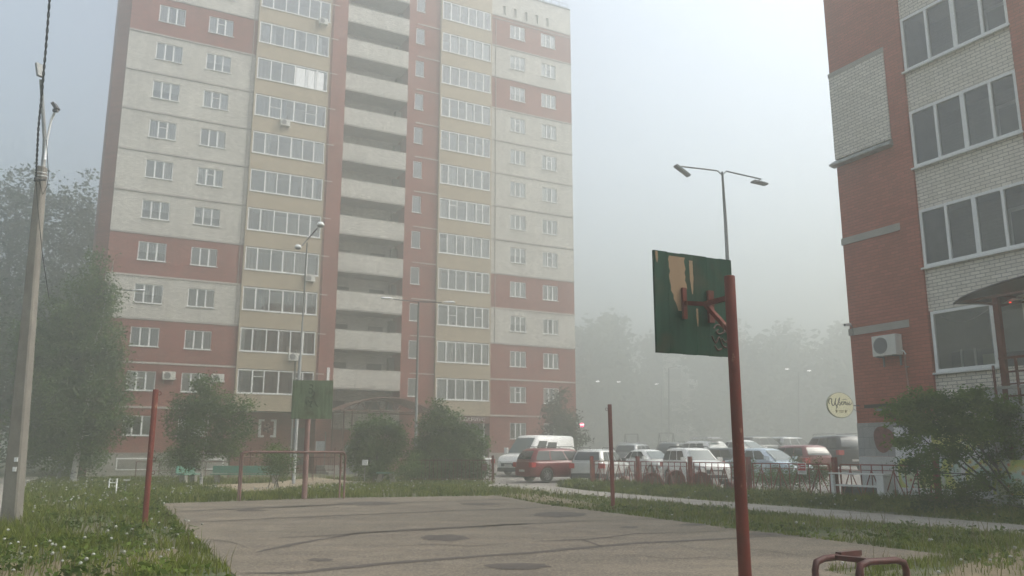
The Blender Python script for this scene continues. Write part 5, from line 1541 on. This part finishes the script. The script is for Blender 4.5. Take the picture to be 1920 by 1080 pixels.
def leaf_cloud(rng, centers, per, spread, size, droop=.3, flat=.5, aspect=.55):
    """centers (n,3): clusters; returns verts, faces of folded diamond leaves"""
    n = len(centers) * per
    c = np.repeat(centers, per, 0) + rng.normal(0, 1, (n, 3)) * np.asarray(spread)
    d = rng.normal(0, 1, (n, 3)); d[:, 2] = d[:, 2] * flat - droop; d /= np.linalg.norm(d, axis=1)[:, None]
    s = rng.normal(0, 1, (n, 3)); s -= (s * d).sum(1)[:, None] * d; s /= np.linalg.norm(s, axis=1)[:, None]
    nn = np.cross(d, s)
    sz = size * rng.uniform(.6, 1.35, n)[:, None]
    v = np.stack([c - d * sz * .5, c + s * sz * aspect * .5 + nn * sz * .06, c + d * sz * .5, c - s * sz * aspect * .5 + nn * sz * .06], 1).reshape(-1, 3)
    return v, np.arange(n * 4).reshape(-1, 4)
def blobs_to_clusters(rng, blobs, n, shell=.55):
    """cluster centres biased to the outside of ellipsoids"""
    w = np.array([b_[3] * b_[4] * b_[5] for b_ in blobs]) ** .7; w /= w.sum(); out = []
    idx = rng.choice(len(blobs), n, p=w)
    for i in idx:
        b_ = blobs[i]; d = rng.normal(0, 1, 3); d /= np.linalg.norm(d)
        r = shell + (1 - shell) * rng.random() ** .6
        if rng.random() < .25: r *= rng.random()
        r *= 1 + rng.normal(0, .07)
        out.append([b_[0] + d[0] * r * b_[3], b_[1] + d[1] * r * b_[4], b_[2] + d[2] * r * b_[5]])
    return np.array(out)
M['leaf_far'] = leaf('far foliage', (.045, .075, .03), (.075, .105, .045), trans=.35)
M['leaf_birch'] = leaf('birch leaves', (.10, .165, .045), (.16, .225, .07), (.05, .085, .03))
M['leaf_bush'] = leaf('bush leaves', (.10, .17, .045), (.17, .235, .075), (.05, .09, .028))
M['leaf_shrub'] = leaf('pea shrub leaves', (.11, .19, .02), (.20, .29, .045), (.05, .095, .012), trans=.5)
M['leaf_weed'] = leaf('weed leaves', (.08, .13, .014), (.15, .20, .030), (.04, .07, .010), trans=.3)
def tree(name, label, base, blobs, n_cl, per, spread, leafsz, lmat, bmat, trunk_r, seed, lean=(0, 0), stems=1, group=None, cat='tree', droop=.3, shell=.55, twigs=1.0, aspect=.55, hang=None):
    rng = np.random.default_rng(seed); rnd = random.Random(seed)
    t = thing(name, label, cat, base, rnd.uniform(0, .01), group)
    tk = MB(); zmax = max(b_[2] + b_[5] * .6 for b_ in blobs)
    joints = []
    for s_ in range(stems):
        a0 = rnd.uniform(0, 6.28); off = Vector((math.cos(a0), math.sin(a0), 0)) * (0 if stems == 1 else rnd.uniform(.05, .35))
        tgt = Vector(blobs[s_ % len(blobs)][:3]) if stems > 1 else Vector((lean[0], lean[1], zmax))
        pts = []; nseg = 7
        for i in range(nseg + 1):
            f = i / nseg; p = off.lerp(tgt, f); p += Vector((rnd.uniform(-1, 1), rnd.uniform(-1, 1), 0)) * .03 * zmax * math.sin(f * 3.1) * (.5 if stems == 1 else 1)
            if i == 0: p.z = -.1
            pts.append(p)
        rad = [trunk_r * (1 - .85 * i / nseg) for i in range(nseg + 1)]
        tk.tube(pts, rad, 8); joints += [(pts[i], rad[i]) for i in range(1, nseg + 1)]
    tk.build('trunk', bmat, t)
    sat = []
    for b_ in blobs:                        # small outlying sprays break up the outline
        for _ in range(3):
            a_ = rng.uniform(0, 6.28); e_ = rng.uniform(-.3, 1.4); k_ = rng.uniform(.22, .4)
            sat.append((b_[0] + math.cos(a_) * math.cos(e_) * b_[3] * 1.1, b_[1] + math.sin(a_) * math.cos(e_) * b_[4] * 1.1, b_[2] + math.sin(e_) * b_[5] * 1.15, b_[3] * k_, b_[4] * k_, b_[5] * k_))
    cl = np.vstack([blobs_to_clusters(rng, blobs, int(n_cl * .82), shell), blobs_to_clusters(rng, sat, int(n_cl * .18), .1)])
    lim = MB()
    for b_ in blobs:
        c_ = Vector(b_[:3]); j = min(joints, key=lambda q_: (q_[0] - c_).length + (3 if q_[0].z > c_.z else 0))
        r0 = max(.012, j[1] * .55); m_ = j[0].lerp(c_, .55) + Vector((0, 0, -.06 * (c_ - j[0]).length))
        lim.tube([j[0], m_, c_], [r0, r0 * .7, r0 * .35], 6)
        near = sorted(cl, key=lambda q_: (Vector(q_) - c_).length)[:int(14 * twigs)]
        for q_ in near:
            q_ = Vector(q_); lim.tube([c_.lerp(j[0], rnd.uniform(0, .5)), c_.lerp(q_, .5) + Vector((0, 0, .03)), q_], [r0 * .3, r0 * .2, r0 * .08], 4, cap=False)
    lim.build('limbs', bmat if bmat is not M['birch_bark'] else M['bark'], t)
    v, f = leaf_cloud(rng, cl, per, spread, leafsz, droop, aspect=aspect)
    if hang is not None:      # hanging sprays
        k = rng.random(len(cl)) < hang; c2_ = np.repeat(cl[k], 3, 0); c2_[:, 2] -= np.tile([.35, .7, 1.0], k.sum()) * rng.uniform(.5, 1.2, len(c2_)); c2_[:, :2] += rng.normal(0, .08, (len(c2_), 2))
        v2, f2 = leaf_cloud(rng, c2_, per // 3 + 1, (.13, .13, .25), leafsz, .8, aspect=aspect); f = np.vstack([f, f2 + len(v)]); v = np.vstack([v, v2])
    np_mesh('crown', v, f, lmat, t)
    return t
def rel(u, v, Y, base): p = at(u, v, Y); return (p.x - base[0], p.y - base[1], p.z - base[2])
def blobs_px(base, lst):
    """(u, v, Y, ru_m, rz_m)"""
    out = []
    for (u, v, Y, rx, rz) in lst:
        x, y, z = rel(u, v, Y, base); out.append((x, y, z, rx, rx * .9, rz))
    return out
# far left trees
b0 = (-46, 74, 0)
tree('broadleaf_tree', 'large dark rounded tree far left behind the concrete pole', b0, blobs_px(b0, [(60, 370, 74, 3.2, 2.2), (25, 420, 74, 3.6, 3), (95, 440, 74, 3.0, 3.2), (50, 520, 73, 5, 4), (10, 560, 74, 4, 5), (100, 560, 72, 3.5, 4), (40, 650, 72, 5, 4), (105, 660, 72, 3, 4), (30, 750, 72, 5, 4), (-30, 500, 74, 4, 6), (-30, 650, 74, 4, 6), (100, 760, 72, 3.5, 4)]), 1000, 30, (.45, .45, .35), .36, M['leaf_far'], M['bark'], .5, 5, twigs=.6)
b0 = (-40, 77, 0)
tree('broadleaf_tree', 'second far tree whose top touches the left edge of the tower', b0, blobs_px(b0, [(158, 400, 77, 2.2, 3), (140, 460, 77, 3.4, 3.5), (175, 520, 77, 2.6, 4), (150, 600, 77, 4, 5), (180, 700, 77, 3, 5), (130, 720, 76, 4, 5), (165, 790, 77, 3, 4)]), 650, 30, (.45, .45, .35), .36, M['leaf_far'], M['bark'], .45, 6, twigs=.6)
b0 = (-34, 52, 0)
tree('broadleaf_tree', 'dark dense low tree at the left edge beside the side path', b0, blobs_px(b0, [(20, 640, 54, 3, 3), (-20, 700, 54, 3, 4), (60, 720, 54, 2.6, 3), (15, 790, 54, 3, 3), (-50, 800, 54, 3, 3)]), 300, 26, (.4, .4, .35), .3, M['leaf_far'], M['bark'], .3, 7, twigs=.6)
# tall birch
b0 = (-22.2, 43, 0)
tree('birch_tree', 'tall drooping birch covering the left corner of the tower', b0, blobs_px(b0, [
    (178, 505, 43, .45, .8), (165, 545, 43, .9, .9), (195, 560, 43, .8, .7), (140, 590, 43, 1.3, 1.1), (185, 610, 43, 1.2, 1.0), (205, 535, 43, .6, .5), (110, 640, 43, 1.4, 1.2), (160, 655, 43, 1.6, 1.2),
    (205, 660, 43, .9, .9), (85, 700, 43, 1.4, 1.2), (140, 715, 43, 1.8, 1.3), (195, 725, 43, 1.3, .9), (225, 745, 43, .8, .5), (100, 770, 43, 1.6, 1.1), (160, 780, 43, 1.6, 1.0), (205, 785, 43, 1.1, .6), (125, 830, 43, 1.5, .8), (75, 825, 43, 1.3, .9), (60, 640, 43.5, 1.0, 1.2), (175, 830, 43, .9, .6)]),
    1200, 34, (.27, .27, .22), .16, M['leaf_birch'], M['birch_bark'], .17, 21, lean=(1.0, 0), droop=.6, hang=.25, shell=.35)
# small birch
b0 = (-14.05, 38.5, 0)
tree('birch_tree', 'small round birch with white trunk in front of the turquoise bench', b0, blobs_px(b0, [
    (390, 735, 38.5, .6, .7), (360, 765, 38.5, .85, .6), (425, 765, 38.5, .85, .6), (392, 790, 38.5, 1.1, .7), (345, 810, 38.5, .75, .6), (440, 810, 38.5, .8, .55), (395, 840, 38.5, 1.1, .5), (350, 850, 38.5, .6, .4), (435, 845, 38.5, .6, .35), (330, 780, 38.5, .45, .35), (462, 770, 38.5, .35, .5), (372, 720, 38.5, .25, .4), (360, 872, 38.5, .4, .35)]),
    560, 28, (.17, .17, .13), .125, M['leaf_birch'], M['birch_bark'], .075, 22, lean=(.1, 0), droop=.3, shell=.4)
# bushes by the entrance
b0 = (-7.2, 43.3, 0)
tree('lilac_bush', 'greyish bush in front of the canopy, left of the bigger dark bush', b0, blobs_px(b0, [
    (680, 812, 43.3, .5, .5), (710, 800, 43.3, .55, .5), (740, 812, 43.3, .45, .5), (688, 842, 43.3, .75, .6), (730, 848, 43.3, .7, .6), (662, 855, 43.3, .4, .5), (700, 878, 43.3, .9, .4)]),
    420, 28, (.18, .18, .14), .14, M['leaf_bush'], M['bark'], .05, 23, stems=5, cat='bush', shell=.4)
b0 = (-3.6, 43.6, 0)
tree('rowan_bush', 'wide dark green bush left of the white van below the shop lettering', b0, blobs_px(b0, [
    (825, 772, 43.6, .35, .45), (805, 795, 43.6, .55, .5), (845, 797, 43.6, .65, .55), (878, 818, 43.6, .6, .5), (802, 832, 43.6, .75, .65), (840, 838, 43.6, .9, .75), (882, 848, 43.6, .7, .55), (905, 832, 43.6, .3, .25), (800, 878, 43.6, 1.1, .6), (850, 880, 43.6, 1.3, .6), (890, 880, 43.6, .8, .5), (780, 865, 43.6, .4, .55), (815, 757, 43.6, .15, .25)]),
    800, 30, (.2, .2, .15), .15, M['leaf_bush'], M['bark'], .05, 24, stems=7, cat='bush', shell=.4)
# slim tree at tower corner
b0 = (4.2, 66, 0)
tree('slim_tree', 'slim hazy tree before the right corner of the tower behind the van', b0, blobs_px(b0, [
    (1050, 755, 66, .7, .9), (1045, 785, 66, 1.1, 1.0), (1065, 795, 66, 1.0, .9), (1040, 815, 66, 1.2, .9), (1075, 820, 66, .9, .9), (1055, 840, 66, 1.3, .8)]),
    200, 24, (.3, .3, .25), .22, M['leaf_far'], M['bark'], .1, 25, shell=.4)
# big shrub on the right
b0 = (12.2, 19.9, 0)
tree('pea_shrub', 'big many-stemmed green shrub before the plinth of the near building', b0, blobs_px(b0, [
    (1715, 760, 20.3, .50, .30), (1760, 752, 20, .48, .25), (1800, 762, 19.8, .5, .3), (1840, 755, 19.8, .5, .3), (1885, 770, 19.8, .55, .35), (1930, 785, 19.8, .5, .4),
    (1680, 785, 20.3, .38, .28), (1730, 800, 20.2, .55, .38), (1790, 805, 19.6, .6, .42), (1850, 810, 19.6, .6, .42), (1910, 825, 19.6, .55, .4),
    (1695, 830, 20.3, .3, .26), (1740, 850, 20.1, .38, .3), (1785, 850, 19.8, .36, .26), (1855, 856, 19.8, .25, .2), (1915, 850, 19.8, .35, .2), (1750, 888, 20.0, .28, .2), (1880, 895, 19.8, .15, .15), (1975, 820, 20, .6, .6), (1663, 775, 20.4, .18, .12), (1838, 905, 19.8, .2, .25), (1700, 872, 20.2, .25, .2)]),
    760, 36, (.11, .11, .07), .092, M['leaf_shrub'], M['bark'], .038, 26, stems=11, cat='shrub', shell=.25, droop=.35, aspect=.42, twigs=1.3)
b0 = (12.6, 18.9, 0)
tree('low_shrub', 'low dense green growth under the big shrub at the path edge', b0, [(x_, y_, .42 + .1 * math.sin(x_ * 3), .5, .45, .38) for x_, y_ in ((-2.4, 1.9), (-1.9, 1.2), (-1.2, .7), (-.5, .3), (.2, -.1), (.9, -.4), (-1.6, 1.9), (-.8, 1.2), (0, .8), (.8, .4), (1.5, -.8), (2.0, -.2))], 420, 30, (.11, .11, .09), .07, M['leaf_weed'], M['bark'], .02, 27, stems=6, cat='shrub', shell=.2)
# small bushes
def small_bush(label, u, v, Y, r, h, seed, n=90, size=.09, mat=None, name='small_bush'):
    x = at(u, v, Y).x; b_ = (x, Y, 0); rnd = random.Random(seed)
    bl = [(rnd.uniform(-r, r) * .6, rnd.uniform(-r, r) * .5, h * rnd.uniform(.4, .75), r * .55, r * .5, h * .38) for _ in range(5)]
    tree(name, label, b_, bl, n, 22, (r * .13, r * .13, h * .1), size, mat or M['leaf_bush'], M['bark'], .025, seed, stems=4, cat='bush', shell=.3)
small_bush('round hedge bush beside the tall birch trunk', 150, 870, 46, 1.5, 2.1, 31, 160, .13)
small_bush('dark bush at far left beyond the side path', 95, 860, 50, 2.0, 2.6, 32, 200, .16, M['leaf_far'])
small_bush('small bush seen through the goal frame', 515, 870, 36.5, 1.0, 1.5, 33, 150)
small_bush('bush below the basement window behind the red net post', 330, 880, 48, 1.2, 1.8, 34, 130, .12)
small_bush('bush behind fence between the hoop post and the white suv', 1388, 880, 33.5, .55, 1.2, 35, 100, .07)
small_bush('yellowish green bush behind the red and white notice', 1520, 880, 30.5, .8, 1.05, 36, 190, .06, M['leaf_weed'])
small_bush('small brownish green bush left of the notice behind the fence', 1452, 890, 31.5, .8, .85, 37, 130, .07)
small_bush('weedy bush at the open end of the court near the stone table', 770, 890, 41, .9, 1.1, 38, 110, .09)
# distant trees dissolving in the fog
far = [(1110, 640, 179, 7.28, 7, 'leftmost faint tree beside the tower'), (1165, 600, 192, 9.1, 9, 'tallest faint tree right of the tower'), (1225, 650, 203, 7.28, 6, 'faint tree left of the distant block'),
       (1345, 640, 187, 9.1, 8, 'faint tree right of the distant block'), (1410, 660, 179, 8.19, 7, 'faint tree beside the hoop post top'), (1475, 635, 189, 9.1, 8, 'faint wide tree behind the twin lit lamp'), (1550, 640, 176, 9.1, 8, 'faint tree near the edge of the brick building'), (1600, 690, 163, 7.28, 6, 'lowest faint tree touching the brick building')]
for i, (u, v, Y, rx, rz, lab) in enumerate(far):
    p = at(u, v, Y); b_ = (p.x, p.y, 0); rnd = random.Random(100 + i); bl = []
    for k in range(8):
        f = k / 7; bl.append((rnd.uniform(-.6, .6) * rx * (1 - .3 * f), rnd.uniform(-.5, .5) * rx, 3 + (p.z - 5) * f, rx * .6 * (1.15 - .5 * f), rx * .6 * (1.1 - .5 * f), (p.z - 2) / 6))
    tree('distant_tree', lab + ', dissolving in fog', b_, bl, 300, 20, (1.5, 1.5, 1.2), 1.7, M['leaf_far'], M['bark'], .4, 200 + i, twigs=.4, group='distant trees in the fog')

# ------------------------------------------------------------------ grass and flowers
from mathutils.geometry import intersect_point_tri_2d
def in_poly(px_, py_, poly):
    inside = np.zeros(len(px_), bool); n = len(poly); j = n - 1
    for i in range(n):
        xi, yi = poly[i]; xj, yj = poly[j]
        c_ = ((yi > py_) != (yj > py_)) & (px_ < (xj - xi) * (py_ - yi) / (yj - yi + 1e-12) + xi)
        inside ^= c_; j = i
    return inside
def no_grass(x, y, pad=0):
    m_ = in_poly(x, y, COURT) | in_poly(x, y, PATH) | in_poly(x, y, WALKW)
    m_ |= in_poly(x, y, YARD)
    le = np.vectorize(lot_edge)(y); m_ |= (x > le + .15) & (y > 21.5) & ~((x < 14) & (y < 21.9))
    t_ = (x - BP[0]) * math.sin(R(AZ)) + (y - BP[1]) * math.cos(R(AZ)); d_ = -(x - BP[0]) * math.cos(R(AZ)) + (y - BP[1]) * math.sin(R(AZ))
    m_ |= (t_ > -1) & (t_ < 38) & (d_ > -.4)
    m_ |= (x > 3.4 + (36.5 - y) * .524 + .9) & (y < 36) & (y > 6) & (x > 12.6 + (20 - y) * .52 + 1)
    return m_
def vnoise(x, y, s, seed):
    r_ = np.random.default_rng(seed); a = r_.uniform(0, 6.28, 6); k = r_.uniform(.6, 1.6, 6); ph = r_.uniform(0, 6.28, 6)
    v = sum(np.sin((x * np.cos(a[i]) + y * np.sin(a[i])) * s * k[i] + ph[i]) for i in range(6)); return v / 6
rng = np.random.default_rng(4)
def scatter(n, ymin, ymax, power=1.6):
    # density falls with distance
    u_ = rng.random(n); e = 1 - power + 1
    y = (ymin ** e + u_ * (ymax ** e - ymin ** e)) ** (1 / e)
    x = (rng.random(n) * 2 - 1) * (y * .72 + 1.5)
    return x, y
def blades(x, y, h, w_, lean, seed):
    r_ = np.random.default_rng(seed); n = len(x); a = r_.uniform(0, 6.283, n); b_ = r_.uniform(0, 6.283, n)
    wx, wy = np.cos(a) * w_ / 2, np.sin(a) * w_ / 2; lx, ly = np.cos(b_) * lean * h, np.sin(b_) * lean * h
    z0 = np.full(n, -.01)
    v = np.stack([np.stack([x - wx, y - wy, z0], 1), np.stack([x + wx, y + wy, z0], 1),
                  np.stack([x + lx * .3 + wx * .8, y + ly * .3 + wy * .8, h * .55], 1), np.stack([x + lx * .3 - wx * .8, y + ly * .3 - wy * .8, h * .55], 1),
                  np.stack([x + lx, y + ly, h], 1)], 1).reshape(-1, 3)
    b5 = np.arange(n)[:, None] * 5
    f = np.vstack([b5 + np.array([0, 1, 2]), b5 + np.array([0, 2, 3]), b5 + np.array([3, 2, 4])])
    return v, f
M['grass'] = leaf('meadow grass', (.13, .17, .014), (.25, .26, .05), (.075, .105, .012), trans=.3)
M['grass_dry'] = leaf('dry stems', (.22, .19, .10), (.14, .15, .06), (.18, .15, .08), trans=.2)
x, y = scatter(260000, 7.0, 50)
k = ~no_grass(x, y); x, y = x[k], y[k]
bare = vnoise(x, y, 1.1, 3) + .35 * vnoise(x, y, 4, 5)
near_bare = ((x < -1.2) & (y < 13.2)) | ((x > 4.6) & (y < 11.5))
soil = np.zeros(len(x), bool)
for pl_ in SOIL: soil |= in_poly(x, y, pl_)
keep = ((bare > -.42) & ~(soil & (rng.random(len(x)) < .9))) | (rng.random(len(x)) < .15)
keep &= ~(near_bare & (vnoise(x, y, 2.3, 9) < .05) & (rng.random(len(x)) < .85))
x, y = x[keep], y[keep]
hn = vnoise(x, y, .8, 7)
h = (.10 + .07 * hn + rng.random(len(x)) ** 2 * .14)
edge_mow = (x > -2) & (y < 30)
h = np.where(edge_mow, h * .55, h) 
meadow = (x < -3) & (y < 36); h = np.where(meadow, h * 1.2, h); h = np.where(in_poly(x, y, [tuple(gnd(230, 945)), tuple(gnd(300, 945)), tuple(gnd(345, 990)), tuple(gnd(440, 1080)), tuple(gnd(470, 1130)), tuple(gnd(380, 1130)), tuple(gnd(300, 1000))]), h * .6, h)
h = np.clip(h, .03, .5); 
w_ = .006 + y * .0007
v, f = blades(x, y, h, w_, .45, 1)
np_mesh('grass', v, f, M['grass'], kind='stuff', label='uneven green lawn grass around the asphalt court', cat='grass')
# tall weeds strip between path and fence
n = 26000; s_ = rng.uniform(-1.5, 19.5, n); d_ = -rng.random(n) ** .8 * 1.7 + .25
x = F0.x + fd.x * s_ + .886 * d_; y = F0.y + fd.y * s_ + .464 * d_
k = ~in_poly(x, y, PATH); x, y = x[k], y[k]; d_ = d_[k]
h = rng.uniform(.12, .42, len(x)) * (1 + .35 * vnoise(x, y, 1.5, 12)) * np.clip(1.15 + d_ * .45, .4, 1.1)
v, f = blades(x, y, h, .02 + y * .0004, .4, 2)
cl = np.stack([x[::6], y[::6], h[::6] * .55], 1); v2, f2 = leaf_cloud(rng, cl, 3, (.06, .06, .08), .085, -.1, aspect=.4)
np_mesh('tall_weeds', v, f, M['grass'], kind='stuff', label='tall weeds growing along the red fence', cat='weeds')
np_mesh('weed_leaves', v2, f2, M['leaf_weed'], kind='stuff', label='broad leaves among the tall weeds at the red fence', cat='weeds')
# leafy weeds at the lawn edge and far strip
x, y = scatter(5200, 7.5, 46, 1.3); k = ~no_grass(x, y) & (vnoise(x, y, .9, 15) > -.05); x, y = x[k], y[k]
hh = rng.uniform(.04, .16, len(x)) * np.where((x > -2) & (y < 30), .6, 1.25)
v, f = leaf_cloud(rng, np.stack([x, y, hh], 1), 9, (.07, .07, .035), .10, -.25, aspect=.42)
np_mesh('leafy_weeds', v, f, M['leaf_weed'], kind='stuff', label='dandelion leaves and plantain scattered through the lawn', cat='weeds')
# dry stems
x, y = scatter(5000, 8, 44, 1.2); k = ~no_grass(x, y) & ((x < -3) | (x > 3) | (y > 28)); x, y = x[k], y[k]
v, f = blades(x, y, rng.uniform(.15, .42, len(x)), .006 + y * .0005, .25, 5)
np_mesh('dry_stems', v, f, M['grass_dry'], kind='stuff', label='thin dry stems and seed stalks in the lawn', cat='grass')
# dandelion clocks
def puffs(x, y, z, r):
    t_ = (1 + 5 ** .5) / 2; ico = np.array([(-1, t_, 0), (1, t_, 0), (-1, -t_, 0), (1, -t_, 0), (0, -1, t_), (0, 1, t_), (0, -1, -t_), (0, 1, -t_), (t_, 0, -1), (t_, 0, 1), (-t_, 0, -1), (-t_, 0, 1)]) / 1.902
    fc = np.array([(0, 11, 5), (0, 5, 1), (0, 1, 7), (0, 7, 10), (0, 10, 11), (1, 5, 9), (5, 11, 4), (11, 10, 2), (10, 7, 6), (7, 1, 8), (3, 9, 4), (3, 4, 2), (3, 2, 6), (3, 6, 8), (3, 8, 9), (4, 9, 5), (2, 4, 11), (6, 2, 10), (8, 6, 7), (9, 8, 1)])
    n = len(x); sc3 = np.stack([r, r, r * rng.uniform(.55, 1, n)], 1)
    v = (np.stack([x, y, z], 1)[:, None, :] + ico[None] * sc3[:, None, :]).reshape(-1, 3)
    return v, (np.arange(n)[:, None, None] * 12 + fc[None]).reshape(-1, 3)
x, y = scatter(3000, 9.5, 42, 1.1)
k = ~no_grass(x, y) & ((x < -3.2) | ((x > 2.5) & (rng.random(len(x)) < .30)) | ((y > 30) & (rng.random(len(x)) < .5))); x, y = x[k], y[k]
k = (1.6 * vnoise(x, y, .7, 21) + rng.normal(0, .16, len(x))) > -.12; x, y = x[k], y[k]
z = rng.uniform(.13, .30, len(x)) * np.where(x > 2, .8, 1.1)
v, f = puffs(x, y, z, rng.uniform(.012, .021, len(x)) + y * .0006)
m, nt, b = new_mat('dandelion fluff'); b.inputs['Roughness'].default_value = 1
g = N(nt, 'ShaderNodeNewGeometry'); L(nt, mixc(nt, g.outputs['Random Per Island'], (.34, .34, .29), (.58, .58, .54)), b.inputs['Base Color'])
tr_n = N(nt, 'ShaderNodeBsdfTransparent'); mx = N(nt, 'ShaderNodeMixShader'); mx.inputs[0].default_value = .3
L(nt, b.outputs[0], mx.inputs[1]); L(nt, tr_n.outputs[0], mx.inputs[2]); L(nt, mx.outputs[0], nt.nodes['Material Output'].inputs['Surface'])
np_mesh('dandelion_clocks', v, f, m, kind='stuff', label='white dandelion seed heads dotted over the lawn', cat='flowers')
v, f = blades(x, y, z, .006 + y * .0002, .03, 9)
np_mesh('dandelion_stalks', v, f, M['grass'], kind='stuff', label='thin stalks carrying the dandelion seed heads', cat='flowers')
# ------------------------------------------------------------------ haze
hz = MB(); hz.box(-420, 420, -120, 520, -1.0, 46.5)
mh = bpy.data.materials.new('haze air'); mh.use_nodes = True
nt = mh.node_tree; nt.nodes.remove(nt.nodes['Principled BSDF'])
pv = nt.nodes.new('ShaderNodeVolumePrincipled')
pv.inputs['Color'].default_value = (0.695,0.712,0.675, 1)
pv.inputs['Density'].default_value = HAZE
pv.inputs['Anisotropy'].default_value = 0.72
nt.links.new(pv.outputs[0], nt.nodes['Material Output'].inputs['Volume'])
ho = hz.build('haze', mh, kind='stuff', label='thick pale morning fog filling the courtyard', cat='fog')
